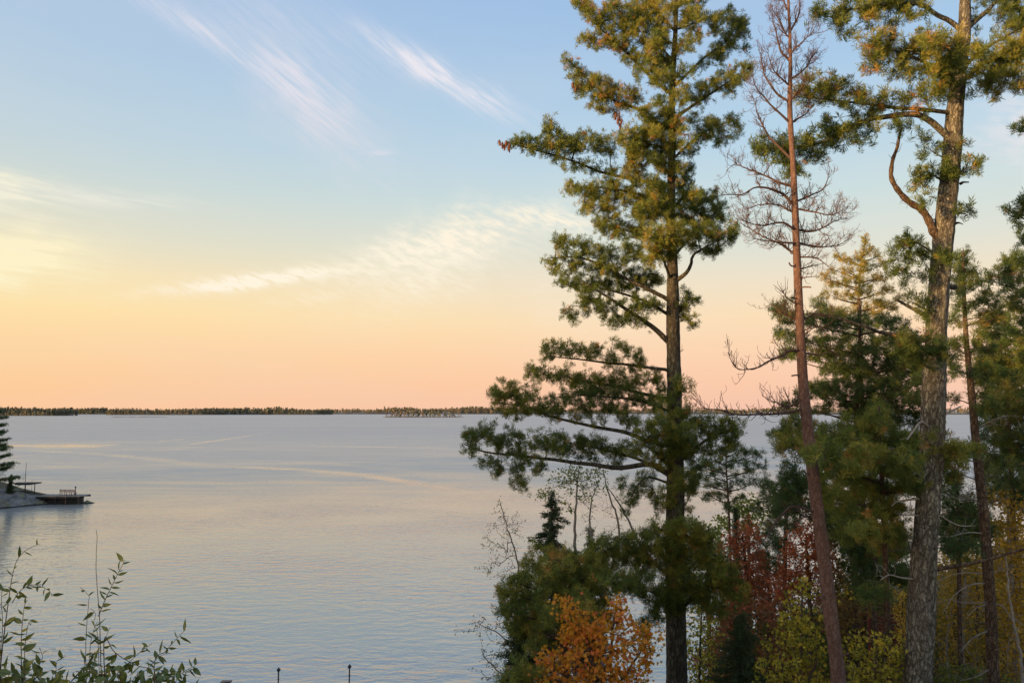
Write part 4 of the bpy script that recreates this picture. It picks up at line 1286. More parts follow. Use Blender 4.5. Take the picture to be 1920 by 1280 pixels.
# ------------------------------------------------------------------ slim and background pines
rg = np.random.default_rng(404)
SP4 = [(1863, 1290, 10.5), (1858, 1150, 9.8), (1851, 1050, 9.3), (1843, 950, 8.6), (1832, 850, 7.6), (1822, 740, 6.3), (1812, 640, 4.6), (1807, 540, 3.2), (1806, 470, 1.4)]
p4 = auto_pine('slim_pine', 'slim brown-barked pine with a small tufted top just right of the thick trunk', 'pines behind the tall ones', SP4, 18.0,
               [(1808, 478, 12, 10), (1800, 500, 14, 8), (1822, 508, 12, 7), (1792, 516, 10, 7), (1810, 528, 18, 8), (1796, 545, 14, 7), (1832, 532, 8, 5), (1838, 560, 10, 7),
                [(1832, 575, 12, 7), (1850, 545, 9, 7), (1862, 562, 10, 8)], (1800, 575, 12, 8), (1790, 600, 10, 9), [(1842, 600, 20, 8), (1868, 585, 14, 9)],
                (1792, 640, 12, 8), (1840, 650, 22, 10), (1790, 690, 14, 10), (1850, 700, 26, 12), (1785, 745, 14, 6), (1855, 760, 22, 12)],
               rg, M_DARKPINE, B_BROWN, 0.5, 75, 3, NT_WHITE, 1.15, 0.5, 0.5, stubs=22, r0=0.02, sides=18)
tube_root = p4
for path, dY, r0, k in (([(1842, 930), (1810, 935), (1775, 930)], 0.2, .02, 3), ([(1846, 1000), (1815, 998), (1780, 1006)], -0.2, .018, 3),
                        ([(1850, 1093), (1820, 1096), (1790, 1115), (1768, 1148)], -0.4, .018, 4), ([(1852, 1075), (1800, 1074), (1755, 1090)], .2, .015, 4),
                        ([(1854, 1128), (1810, 1130), (1780, 1122)], .3, .015, 3), ([(1855, 1130), (1830, 1140), (1812, 1158)], -.2, .014, 2),
                        ([(1858, 1180), (1825, 1195), (1800, 1222)], -.3, .018, 4), ([(1862, 1250), (1830, 1268), (1800, 1275)], -.2, .014, 3),
                        ([(1856, 1075), (1872, 1070), (1884, 1066)], -.1, .016, 2), ([(1860, 1130), (1880, 1136), (1896, 1160), (1902, 1180)], -.2, .018, 4),
                        ([(1848, 905), (1800, 890), (1770, 895)], .2, .022, 5), ([(1836, 800), (1860, 788), (1890, 778)], -.2, .016, 5)):
    pts, _, _ = to_world(path, 18.0, dY)
    sp = smooth_path(pts, 0.1)
    a = Acc(); rr = np.linspace(r0, 0.005, len(sp)); tube(a, sp, rr, 5); twigs(a, sp, rr, rg, k + 3, 0.45, 0, 0.1)
    a.build('dead_branch', B_GREYTWIG, p4)

auto_pine('golden_topped_pine', 'smaller pine whose fine top glows gold between the red pine and the thick pine', 'pines behind the tall ones',
          [(1622, 1200, 9), (1618, 900, 8), (1615, 700, 6.5), (1610, 600, 4.5), (1612, 520, 3), (1624, 440, 1.2)], 28.0,
          [(1624, 452, 8, 10), (1632, 470, 12, 10), (1612, 482, 14, 9), (1648, 478, 8, 5), (1590, 488, 12, 8), (1570, 480, 8, 8), (1655, 495, 12, 7), (1622, 500, 18, 10), (1585, 508, 14, 8),
           (1600, 525, 20, 10), (1648, 522, 16, 9), (1668, 512, 9, 5), (1560, 505, 8, 6), (1565, 530, 14, 8), (1545, 520, 10, 7), (1660, 545, 16, 9), (1625, 545, 20, 10), (1590, 552, 18, 9),
           (1555, 552, 16, 6), (1650, 568, 20, 9), (1670, 575, 14, 7), (1612, 575, 22, 9), (1580, 585, 20, 9), (1690, 560, 14, 6), (1640, 590, 18, 8)],
          rg, M_OLIVE, B_BROWN, 0.65, 30, 3, NT_FAR, 0.85, 0.8, pad=(1.0, 1.0), flat=0.8)
auto_pine('dark_pine', 'dark spreading pine with level limbs behind the bare red trunk', 'pines behind the tall ones',
          [(1605, 1180, 12), (1600, 950, 11), (1606, 780, 9), (1612, 650, 6), (1614, 560, 2.5)], 26.0,
          [[(1535, 570, 10, 10), (1545, 585, 16, 8), (1570, 590, 18, 7)], [(1480, 565, 10, 5), (1455, 575, 14, 7), (1470, 590, 20, 8)], [(1500, 598, 26, 8), (1540, 600, 24, 9), (1580, 602, 22, 8)],
           (1620, 604, 28, 10), [(1664, 600, 22, 9), (1690, 610, 16, 8)], [(1475, 630, 18, 7), (1462, 620, 10, 4)], [(1520, 640, 26, 8), (1560, 632, 26, 10)],
           [(1480, 655, 14, 8), (1530, 665, 34, 8), (1580, 660, 34, 10)], (1620, 640, 34, 14), (1660, 650, 34, 14), (1700, 640, 24, 12), [(1470, 665, 14, 6)],
           [(1565, 690, 22, 10), (1600, 690, 34, 14)], (1650, 690, 40, 18), (1700, 680, 34, 18), (1735, 700, 24, 14),
           [(1535, 722, 20, 9), (1520, 735, 10, 6)], [(1560, 730, 26, 10), (1600, 730, 34, 14)], (1650, 735, 40, 18), (1700, 730, 36, 18),
           [(1500, 740, 12, 5), (1480, 758, 14, 6)], (1560, 752, 26, 8), (1610, 768, 34, 14), (1660, 778, 40, 16), (1710, 772, 34, 16), (1530, 768, 20, 5)],
          rg, M_DARKPINE, B_BROWN, 0.45, 42, 3, NT_FAR, 1.05, 1.0, 0.9)
auto_pine('young_white_pine', 'full green white pine whose soft boughs cross the middle of both right trunks', 'pines behind the tall ones',
          [(1668, 1290, 12), (1664, 1180, 11), (1660, 1050, 9.5), (1655, 940, 8), (1650, 840, 6), (1648, 760, 3)], 15.9,
          [(1650, 770, 20, 14), (1640, 790, 26, 14), [(1484, 788, 16, 8), (1478, 806, 18, 10), (1500, 816, 22, 12), (1520, 808, 16, 14)], [(1465, 830, 14, 8), (1490, 838, 24, 12), (1525, 842, 18, 12)],
           (1560, 810, 26, 12), (1600, 806, 30, 14), (1590, 840, 34, 18), (1640, 820, 34, 16), (1545, 850, 26, 16), (1570, 880, 34, 18), (1630, 860, 36, 20), (1680, 830, 34, 18),
           (1720, 825, 30, 14), (1760, 832, 26, 14), (1690, 865, 34, 18), (1740, 868, 34, 18), (1790, 850, 26, 14), (1600, 915, 34, 18), (1655, 910, 36, 18), (1700, 905, 26, 14),
           (1745, 900, 22, 10), (1560, 930, 22, 14), (1630, 955, 34, 16), (1590, 965, 28, 12), (1680, 955, 24, 14), (1640, 990, 30, 14), (1600, 1000, 24, 10), (1690, 995, 16, 14),
           (1820, 845, 20, 8), (1790, 890, 14, 8), (1450, 812, 8, 4), (1680, 1030, 14, 14), (1655, 1020, 24, 14)],
          rg, M_WHITE, B_BROWN, 0.55, 82, 3, NT_WHITE, 1.2, 0.9, 0.9, stubs=8)
auto_pine('leaning_pine', 'dark pine filling the space under the white pine boughs, left of the thick trunk', 'pines behind the tall ones',
          [(1640, 1210, 10), (1640, 1100, 9.5), (1641, 1000, 9), (1640, 900, 7), (1640, 820, 3)], 21.5,
          [[(1480, 880, 16, 10), (1495, 905, 22, 14), (1478, 930, 18, 12)], (1530, 900, 20, 14), [(1470, 955, 18, 10), (1500, 945, 22, 12)], (1545, 960, 22, 14), (1590, 1010, 30, 16), (1640, 1030, 34, 18),
           (1690, 1020, 26, 18), (1610, 1050, 30, 12), (1560, 990, 22, 10), (1665, 1070, 30, 14), (1620, 1085, 26, 10), (1690, 1075, 16, 14), (1640, 1110, 24, 12)],
          rg, M_DARKPINE, B_BROWN, 0.35, 60, 3, NT_FAR, 1.0, 0.9, 0.9, stubs=14)
auto_pine('thin_pine', 'thin pine with open flat limbs standing before the lake right of the tall trunk', 'pines behind the tall ones',
          [(1376, 1200, 5), (1370, 1050, 4.5), (1366, 950, 3.8), (1362, 880, 2.6), (1360, 822, 1.2)], 33.0,
          [(1360, 832, 12, 6), (1345, 845, 16, 5), (1385, 845, 20, 5), [(1400, 842, 14, 5), (1422, 852, 12, 5)], (1335, 860, 20, 6), (1310, 870, 16, 5), (1380, 866, 20, 6), [(1410, 872, 16, 5), (1434, 872, 10, 4)],
           (1350, 880, 20, 6), (1325, 888, 18, 5), (1395, 885, 18, 5), (1300, 900, 10, 5), (1340, 905, 18, 6), (1380, 906, 18, 6), (1415, 905, 16, 4), (1355, 925, 16, 6), (1330, 930, 12, 6), (1385, 932, 12, 5), (1365, 948, 12, 6)],
          rg, M_DARKPINE, B_BROWN, 0.35, 26, 3, NT_FAR, 1.1, 0.6, 0.6)
auto_pine('shore_pine', 'dark pine below the bare drooping limb, just left of the leaning red trunk', 'pines behind the tall ones',
          [(1470, 1200, 8), (1472, 1050, 7.5), (1474, 960, 6.5), (1474, 900, 3)], 27.0,
          [[(1448, 900, 12, 7), (1432, 912, 10, 6)], (1470, 915, 20, 12), (1500, 925, 14, 10), [(1440, 942, 16, 9), (1420, 950, 10, 6)], (1475, 945, 18, 10), (1455, 975, 20, 10), (1490, 985, 14, 12),
           (1440, 1000, 16, 12), (1462, 1020, 16, 12), (1432, 1035, 12, 12), (1450, 1055, 16, 10), (1446, 925, 14, 5)],
          rg, M_DARKPINE, B_RED, 0.3, 42, 3, NT_FAR, 1.0, 0.6, 0.8)
auto_pine('edge_pine', 'pine cut off by the right frame edge, its dark pads hanging over the slim pine', 'pines behind the tall ones',
          [(1985, 1290, 15), (1975, 1000, 14), (1962, 700, 12), (1955, 500, 9), (1950, 300, 6), (1948, 150, 3)], 20.0,
          [[(1900, 240, 9, 4), (1915, 232, 8, 5), (1940, 230, 20, 8)], (1960, 180, 30, 14), (1975, 280, 30, 14), (1990, 340, 30, 16), [(1905, 400, 10, 7), (1920, 385, 12, 10), (1940, 380, 20, 14)], (1918, 430, 12, 6),
           [(1890, 392, 5, 5), (1912, 415, 8, 5)], (1925, 450, 14, 6), [(1884, 486, 8, 5), (1900, 492, 16, 8), (1920, 485, 20, 12)], [(1880, 510, 14, 7), (1905, 515, 20, 10)], [(1862, 520, 12, 6), (1850, 524, 8, 5)],
           (1900, 540, 22, 10), (1925, 560, 22, 14), (1985, 450, 30, 16), (1995, 540, 30, 18), [(1885, 565, 16, 6), (1910, 585, 20, 8)], (1995, 620, 30, 20), (1915, 615, 24, 10)],
          rg, M_DARKPINE, B_BROWN, 0.45, 62, 3, NT_WHITE, 1.25, 0.6, 0.7)
auto_pine('bushy_pine', 'broad dim green pine filling the right edge above the golden leaves', 'pines behind the tall ones',
          [(1905, 1290, 12), (1900, 1000, 10), (1892, 800, 7), (1886, 680, 4), (1882, 590, 2)], 23.0,
          [(1880, 600, 20, 10), (1850, 615, 18, 9), (1905, 630, 26, 12), (1860, 640, 26, 12), (1890, 665, 34, 14), (1845, 670, 22, 12), (1920, 680, 26, 18), (1870, 700, 34, 16), (1830, 705, 16, 10), (1900, 725, 34, 18),
           (1855, 740, 30, 14), (1925, 760, 22, 22), (1880, 770, 34, 16), (1900, 810, 34, 20), (1860, 810, 24, 16), (1925, 850, 22, 22), (1880, 850, 34, 18), (1900, 890, 34, 18), (1860, 880, 24, 16), (1870, 925, 24, 12),
           (1910, 930, 26, 18), (1975, 700, 40, 30), (1975, 800, 40, 30), (1975, 900, 40, 30)],
          rg, M_DARKPINE, B_BROWN, 0.5, 45, 3, NT_FAR, 1.05, 1.0, 0.9, stubs=14)
auto_pine('low_pine', 'low green pine tree between the thick trunk and the slim brown one', 'pines behind the tall ones',
          [(1800, 1200, 8), (1798, 1050, 7), (1795, 950, 5), (1793, 890, 2)], 21.0,
          [(1793, 905, 16, 8), (1780, 930, 18, 8), (1815, 940, 18, 8), (1778, 962, 18, 12), (1810, 968, 24, 12), (1838, 955, 16, 8), (1780, 992, 18, 12), (1812, 1000, 24, 14), (1842, 990, 16, 12), (1775, 1020, 12, 10), (1805, 1028, 24, 10), (1770, 860, 10, 6)],
          rg, M_DARKPINE, B_BROWN, 0.3, 62, 3, NT_FAR, 1.0, 0.6, 0.9)
auto_pine('young_white_pine', 'young white pine in soft green leaning over the shore left of the orange maple', 'pines behind the tall ones',
          [(1062, 1290, 9), (1058, 1200, 8), (1052, 1120, 6), (1048, 1050, 3.5), (1046, 1015, 1.5)], 17.6,
          [(1045, 1035, 18, 10), (1010, 1042, 18, 10), (1078, 1040, 20, 10), (998, 1058, 16, 9), (1040, 1062, 24, 14), (1085, 1062, 22, 14), (966, 1090, 18, 12), (1000, 1085, 24, 14), (1045, 1092, 28, 16), (1092, 1090, 26, 16),
           [(944, 1104, 10, 9), (950, 1124, 12, 10)], (985, 1115, 26, 14), (1030, 1125, 28, 14), (1078, 1122, 28, 16), (1118, 1110, 18, 14), [(948, 1142, 12, 9), (970, 1145, 16, 12)], (1005, 1150, 26, 14), (1050, 1155, 28, 14), (1098, 1150, 24, 14),
           (985, 1178, 24, 12), (1030, 1185, 24, 12), (1075, 1190, 24, 12), (1000, 1205, 18, 10), (1120, 1075, 18, 14), (1115, 1050, 14, 10), (1130, 1140, 16, 14), (965, 1168, 14, 10)],
          rg, M_WHITE, B_BROWN, 0.62, 82, 3, NT_WHITE, 1.05, 0.8, 0.8)
auto_pine('pine_sapling', 'small soft pine sapling at the lower edge, left of the orange maple', 'pines behind the tall ones',
          [(985, 1330, 4), (984, 1280, 3), (983, 1240, 1.2)], 14.5,
          [(983, 1245, 12, 8), (965, 1258, 14, 8), (998, 1262, 14, 8), (950, 1272, 14, 8), (980, 1276, 20, 8), (1005, 1285, 16, 8), (945, 1290, 16, 8), (975, 1300, 24, 12)],
          rg, M_WHITE, B_BROWN, 0.6, 80, 3, NT_WHITE, 1.0, 0.3, 0.7)


# ------------------------------------------------------------------ spruces
def spruce(label, px, py_top, py_bot, half_px, Y, rg, dens=1.0, name='spruce', group='spruces'):
    x, y, gz = base_of(px, py_bot, Y)
    top = P(px, py_top, Y)
    bot = P(px, py_bot, Y)
    z0 = min(bot[2], gz + 0.2)
    root = empty(name, (x, y, gz), label, 'tree', group)
    hgt_ = top[2] - z0
    rad = half_px * Y / F
    full = (top[2] - bot[2])
    a_ = Acc()
    tube(a_, [(x, y, gz - 0.2), (x, y, z0 + hgt_ * 0.5), (x, y, top[2])], [0.02 + hgt_ * 0.012, 0.012 * hgt_ * 0.6, 0.006], 8)
    a_.build('trunk', B_TWIG, root)
    a_, nd = Acc(), Acc()
    k = int(hgt_ * 38 * dens)
    for i in range(k):
        f = (i + rg.random()) / k
        h = z0 + hgt_ * (0.06 + 0.93 * f)
        ln = max(0.08, min(1.2, (top[2] - h) / full) ** 0.75 * rad * (0.6 + 0.6 * rg.random()))
        ph = rg.random() * 6.283
        d = np.array([math.cos(ph), math.sin(ph), 0])
        s = np.linspace(0, 1, 6)[:, None]
        p = np.array([x, y, h]) + d * ln * s + np.array([0, 0, 1]) * (-0.34 * ln * s + 0.22 * ln * s ** 2)
        tube(a_, p, np.linspace(0.012, 0.004, 6), 3, False)
        m_ = max(4, int(ln / 0.045))
        u = rg.random(m_) ** 0.7
        side = np.cross(d, [0, 0, 1]) * (rg.normal(size=m_) * 0.22 * ln * (1.1 - u))[:, None]
        pos_ = np.array([x, y, h]) + d * ln * u[:, None] + side + np.outer(-0.34 * ln * u + 0.22 * ln * u * u - 0.03, [0, 0, 1])
        dr = d * 0.9 + side / max(ln, 0.01) * 2.5 + np.array([0, 0, -0.15]) + rg.normal(size=(m_, 3)) * 0.25
        stamp(nd, NT_SPRUCE, pos_, dr, 1.15, np.clip(0.35 + 0.4 * u + rg.normal(size=m_) * 0.15, 0, 1), rg)
    a_.build('branches', B_TWIG, root, kind='stuff')
    nd.build('needles', M_SPRUCE, root, kind='stuff')
    return root


rg = np.random.default_rng(505)
spruce('dark ragged spruce in front of the lake behind the young white pine', 1036, 915, 1110, 80, 23, rg, 0.75)
spruce('dark spruce leaning over the water at the left foot of the young pine', 975, 1140, 1290, 66, 18.2, rg, 1.1)
spruce('near-black spruce under the red maples left of the yellow shrub', 1392, 1150, 1300, 78, 17.2, rg, 1.3)
spruce('narrow small spruce spire beside the yellow-green crown over the water', 1383, 950, 1120, 26, 34, rg)
spruce('small spruce behind the foot of the young pine, right of the ragged spruce', 1108, 985, 1120, 36, 28, rg)

# ------------------------------------------------------------------ broadleaf trees and shrubs
rg = np.random.default_rng(606)
mp, N_, par_, tips_ = broad('orange_maple', 'young maple in bright orange autumn leaf at the foot of the tall white pine', 'tree', None,
      [(1120, 1420, 5.5), (1118, 1330, 5), (1112, 1240, 4), (1092, 1180, 3), (1070, 1135, 1.5)], 14.0,
      [(1052, 1126, 12, 9), (1080, 1122, 9, 9), (1066, 1145, 20, 12), (1090, 1150, 14, 16), (1155, 1120, 11, 9), (1163, 1135, 14, 10), (1140, 1150, 20, 12), (1172, 1158, 20, 14), (1080, 1180, 24, 18),
       (1115, 1180, 24, 16), (1150, 1185, 26, 16), (1200, 1185, 20, 14), (1225, 1195, 16, 14), (1066, 1210, 22, 16), (1100, 1218, 28, 18), (1145, 1220, 28, 16), (1190, 1215, 26, 16),
       (1225, 1222, 12, 12), (1030, 1235, 20, 14), (1060, 1245, 26, 16), (1105, 1255, 28, 16), (1150, 1255, 28, 16), (1195, 1245, 20, 14), (1012, 1255, 14, 12), (1030, 1275, 26, 14), (1075, 1285, 28, 14),
       (1120, 1292, 28, 16), (1165, 1285, 28, 16), (1202, 1276, 18, 14), (1060, 1320, 50, 16), (1150, 1325, 50, 16)],
      rg, M_ORANGE, LT_MAPLE, 0.064, 190, 6, B_TWIG, 0.38, 0.22, flat=0.7, twig=0.0026,
      extra_stems=([(1118, 1330, 4), (1140, 1240, 3), (1150, 1180, 2), (1156, 1130, 1)], [(1118, 1340, 3.5), (1080, 1290, 3), (1050, 1250, 2)], [(1118, 1330, 3.5), (1170, 1270, 2.5), (1205, 1215, 1.5)]))
# its largest leaves, one by one
tv, tf = leaf_template('maple')
leaf_meshes = []
for q in range(4):
    a = Acc()
    v = tv.copy(); v[:, 1] += 0.12 * np.sin(v[:, 2] * 3 + q) + 0.1 * q * v[:, 0] * v[:, 2]
    a.add(v, tf, None, 0.15 + 0.24 * q)
    leaf_meshes.append(a.mesh('maple_leaf', M_ORANGE))
front = N_[tips_]
front = front[np.argsort(front[:, 1])][:420]
front = front[rg.permutation(len(front))[:280]]
org = world_loc(mp)
for q, pt in enumerate(front):
    o = D.objects.new('maple_leaf', leaf_meshes[q % 4])
    C.objects.link(o)
    o.parent = mp
    d = Vector(pt) - org + Vector(rg.normal(size=3) * 0.04) + Vector((0, -0.06, 0))
    o.location = d
    o.rotation_euler = (R(rg.uniform(-70, 70) + 180 * (rg.random() < .6)), R(rg.uniform(-40, 40)), R(rg.uniform(-60, 60)))
    s = rg.uniform(0.058, 0.085)
    o.scale = (s, s, s)

G_U = 'small leafy trees and shrubs of the understorey'
broad('red_maple', 'dull red maple left of the dark shore pine, under the drooping bare limb', 'tree', G_U, [(1400, 1280, 5), (1402, 1150, 4), (1398, 1060, 3), (1392, 1000, 1.5)], 25.0,
      [(1400, 985, 18, 12), (1385, 1005, 18, 14), (1412, 1010, 16, 14), (1370, 1030, 20, 14), (1400, 1035, 24, 14), (1425, 1045, 14, 14), (1355, 1060, 20, 14), (1385, 1068, 26, 16), (1420, 1075, 20, 14), (1365, 1095, 22, 14),
       (1400, 1105, 26, 16), (1435, 1100, 16, 14), (1380, 1130, 26, 12), (1420, 1132, 24, 12)], rg, M_RED, LT_SMALL, 0.075, 75, 8, B_TWIG, 0.45, 0.25, flat=0.9)
broad('red_maple', 'brighter red maple right behind the leaning red trunk', 'tree', G_U, [(1520, 1280, 5), (1518, 1150, 4), (1515, 1060, 3), (1512, 1000, 1.5)], 23.0,
      [(1545, 958, 10, 14), (1520, 990, 22, 12), (1495, 1010, 20, 14), (1530, 1012, 20, 14), (1570, 1005, 20, 10), (1590, 1015, 12, 9), (1478, 1032, 14, 12), (1510, 1036, 24, 14), (1550, 1032, 20, 12), (1475, 1058, 18, 14),
       (1512, 1062, 26, 14), (1460, 1085, 18, 12), (1500, 1088, 26, 14), (1545, 1060, 16, 12), (1470, 1110, 22, 10)], rg, M_RED, LT_SMALL, 0.072, 85, 8, B_TWIG, 0.62, 0.22, flat=0.8)
broad('rusty_shrub', 'rusty brown shrub behind the leaning red trunk, left of the red slatted panel', 'shrub', G_U, [(1590, 1290, 4), (1590, 1180, 3), (1592, 1090, 1.5)], 24.0,
      [(1580, 1060, 26, 10), (1625, 1058, 26, 10), (1650, 1050, 14, 10), (1590, 1090, 34, 12), (1630, 1100, 24, 12), (1575, 1120, 30, 14), (1610, 1135, 24, 10), (1570, 1160, 34, 14), (1585, 1190, 34, 12)],
      rg, M_BROWN, LT_SMALL, 0.11, 45, 6, B_TWIG, 0.55, 0.25, flat=0.9)
broad('brown_shrub', 'dim russet shrub low between the dark spruce and the yellow shrub', 'shrub', G_U, [(1440, 1290, 4), (1440, 1220, 3), (1440, 1150, 1.5)], 22.0,
      [(1440, 1135, 24, 12), (1410, 1150, 24, 12), (1455, 1165, 24, 14), (1345, 1150, 18, 14), (1345, 1190, 20, 20), (1440, 1200, 30, 16), (1350, 1240, 20, 24), (1460, 1240, 34, 20), (1500, 1270, 34, 20)],
      rg, M_RED, LT_SMALL, 0.10, 50, 6, B_TWIG, 0.12, 0.18, flat=0.9)
broad('yellow_shrub', 'yellow-leaved shrub left of the leaning red trunk at the lower edge', 'shrub', G_U, [(1500, 1400, 4), (1500, 1300, 3.5), (1502, 1200, 2.5), (1505, 1110, 1.2)], 15.8,
      [(1505, 1090, 12, 7), (1495, 1102, 12, 6), (1520, 1112, 16, 6), (1488, 1118, 12, 5), (1480, 1142, 14, 9), (1500, 1150, 20, 10), (1530, 1160, 16, 9), (1475, 1165, 16, 10), (1505, 1178, 24, 11), (1460, 1190, 14, 8),
       (1490, 1200, 26, 12), (1530, 1195, 18, 12), (1440, 1210, 14, 10), (1465, 1225, 24, 12), (1510, 1225, 28, 12), (1545, 1222, 14, 12), (1430, 1245, 14, 10), (1470, 1252, 28, 12), (1520, 1255, 28, 12), (1430, 1272, 18, 10),
       (1475, 1282, 30, 12), (1530, 1285, 26, 12), (1590, 1112, 10, 6), (1500, 1310, 60, 14)], rg, M_YELLOW, LT_MAPLE, 0.052, 105, 6, B_TWIG, 0.42, 0.22, flat=0.7,
      extra_stems=([(1500, 1310, 3), (1465, 1240, 2), (1455, 1200, 1)], [(1500, 1310, 3), (1530, 1240, 2), (1528, 1180, 1)]))
broad('yellow_shrub', 'yellow-green shrub between the leaning red trunk and the thick grey trunk', 'shrub', G_U, [(1640, 1400, 4), (1640, 1300, 3.5), (1642, 1230, 2)], 15.2,
      [(1600, 1195, 12, 7), (1622, 1190, 12, 7), (1650, 1200, 18, 8), (1680, 1195, 14, 8), (1598, 1215, 16, 10), (1630, 1215, 22, 10), (1665, 1218, 22, 12), (1690, 1225, 12, 14), (1605, 1240, 22, 12), (1650, 1245, 26, 12),
       (1685, 1255, 16, 14), (1600, 1268, 20, 14), (1640, 1275, 28, 14), (1680, 1285, 22, 14), (1640, 1305, 50, 14)], rg, M_YELLOW, LT_MAPLE, 0.050, 110, 6, B_TWIG, 0.38, 0.24, flat=0.7)
broad('golden_sapling', 'slender golden sapling seen against the left side of the thick grey trunk', 'shrub', G_U, [(1692, 1300, 2.5), (1692, 1200, 2), (1691, 1120, 1)], 17.5,
      [(1690, 1112, 8, 7), (1694, 1130, 11, 10), (1692, 1150, 12, 10), (1696, 1172, 10, 10), (1690, 1190, 10, 8)], rg, M_GOLD, LT_SMALL, 0.06, 180, 6, B_TWIG, 0.75, 0.15)
broad('mixed_shrub', 'yellow-green shrub just right of the tall pine trunk near the lower edge', 'shrub', G_U, [(1310, 1330, 3), (1312, 1250, 2.5), (1315, 1150, 1.2)], 20.5,
      [(1318, 1140, 16, 8), (1300, 1160, 12, 10), (1330, 1165, 16, 10), (1310, 1190, 20, 10), (1340, 1200, 14, 10), (1300, 1215, 16, 12), (1325, 1225, 22, 10), (1305, 1245, 18, 10), (1340, 1250, 18, 12), (1315, 1272, 26, 12), (1350, 1285, 20, 12)],
      rg, M_YELLOW, LT_SMALL, 0.085, 70, 5, B_TWIG, 0.38, 0.25, flat=0.8)
broad('yellow_green_maple', 'yellow-green crown over the water between the tall trunk and the shore pine', 'tree', G_U, [(1405, 1120, 4), (1404, 1020, 3), (1402, 950, 1.5)], 36.0,
      [(1395, 942, 14, 8), (1415, 940, 14, 7), (1380, 955, 14, 9), (1405, 962, 22, 10), (1428, 965, 12, 10), (1385, 980, 20, 10), (1418, 985, 16, 10), (1365, 975, 14, 8), (1350, 985, 14, 8), (1340, 1000, 14, 10)],
      rg, M_LIME, LT_SMALL, 0.16, 26, 6, B_TWIG, 0.55, 0.2, flat=0.8)
broad('olive_tree', 'olive-leaved small tree behind the red maple, just right of the tall pine trunk', 'tree', G_U, [(1330, 1200, 4), (1328, 1100, 3), (1325, 1010, 1.5)], 29.0,
      [(1300, 985, 16, 10), (1325, 1000, 20, 12), (1350, 1015, 18, 12), (1305, 1020, 18, 12), (1335, 1040, 24, 12), (1300, 1055, 18, 14), (1340, 1075, 26, 14), (1305, 1095, 20, 14), (1345, 1110, 24, 14), (1300, 1130, 18, 14), (1335, 1145, 24, 14)],
      rg, M_LIME, LT_SMALL, 0.10, 45, 6, B_TWIG, 0.25, 0.25, flat=0.9)
broad('rust_tree', 'rust-coloured broad low tree closing the gap between the two red maples', 'tree', G_U, [(1445, 1240, 4), (1443, 1140, 3), (1440, 1070, 1.5)], 29.0,
      [(1420, 1050, 20, 12), (1450, 1065, 24, 12), (1480, 1085, 24, 14), (1415, 1085, 24, 14), (1445, 1100, 28, 14), (1400, 1115, 24, 12), (1490, 1115, 26, 14), (1440, 1130, 30, 12), (1530, 1100, 24, 16), (1560, 1075, 20, 14), (1545, 1040, 18, 12)],
      rg, M_RED, LT_SMALL, 0.08, 70, 8, B_TWIG, 0.3, 0.25, flat=0.9)
broad('golden_birch', 'tall golden-leaved birch behind the slim brown pine at the right edge', 'tree', G_U, [(1905, 1280, 5), (1900, 1150, 4.5), (1893, 1020, 3.5), (1888, 930, 1.5)], 22.0,
      [(1870, 925, 16, 12), (1895, 945, 22, 14), (1915, 965, 14, 18), (1880, 975, 22, 14), (1865, 1000, 18, 14), (1900, 1005, 26, 16), (1885, 1035, 26, 16), (1912, 1045, 18, 16), (1870, 1060, 18, 12), (1895, 1075, 26, 14), (1905, 1110, 22, 14),
       (1878, 1100, 20, 12), (1890, 1140, 26, 14), (1912, 1170, 18, 18), (1885, 1185, 22, 16), (1900, 1215, 26, 14), (1885, 1250, 24, 18), (1912, 1270, 18, 20), (1960, 1000, 30, 40), (1960, 1120, 30, 40), (1960, 1230, 30, 40)],
      rg, M_GOLD, LT_SMALL, 0.095, 62, 6, B_GREYTWIG, 0.55, 0.22, flat=0.8)
broad('golden_birch', 'golden brown thicket tree filling the gap between the thick trunk and the slim pine', 'tree', G_U, [(1805, 1290, 4), (1806, 1180, 3.5), (1808, 1080, 2)], 23.0,
      [(1835, 1030, 12, 9), (1800, 1055, 24, 10), (1830, 1068, 16, 12), (1780, 1075, 16, 10), (1805, 1090, 26, 12), (1835, 1100, 16, 12), (1780, 1110, 20, 12), (1815, 1125, 26, 12), (1785, 1145, 24, 12), (1825, 1155, 22, 12), (1790, 1175, 26, 12),
       (1825, 1190, 22, 12), (1780, 1205, 20, 12), (1815, 1222, 28, 12), (1780, 1240, 22, 12), (1825, 1255, 22, 12), (1790, 1272, 28, 12)],
      rg, M_GOLD, LT_SMALL, 0.085, 48, 5, B_GREYTWIG, 0.38, 0.25, flat=0.8, extra_stems=([(1780, 1290, 2.5), (1775, 1200, 2), (1790, 1120, 1)],))
broad('bare_sapling', 'bare pale twisting sapling right of the slim brown trunk', 'shrub', G_U, [(1918, 1290, 3), (1912, 1220, 2.6), (1900, 1160, 2.2), (1890, 1100, 2), (1886, 1040, 1)], 17.0,
      [(1885, 1050, 14, 30), (1905, 1080, 10, 30), (1880, 1110, 16, 20), (1910, 1180, 14, 30), (1890, 1230, 24, 30)], rg, M_GOLD, LT_SMALL, 0.05, 14, 2, B_GREYTWIG, 0.6, 0.2, twig=0.004)
broad('green_thicket', 'dim green thicket at the lower right between thick and slim trunks', 'shrub', G_U, [(1790, 1350, 3), (1790, 1290, 2)], 19.0,
      [(1775, 1262, 14, 9), (1800, 1255, 20, 8), (1830, 1268, 22, 10), (1785, 1285, 34, 12), (1845, 1290, 34, 12), (1895, 1285, 24, 12)], rg, M_LIME, LT_OVAL, 0.07, 110, 5, B_TWIG, 0.15, 0.2)
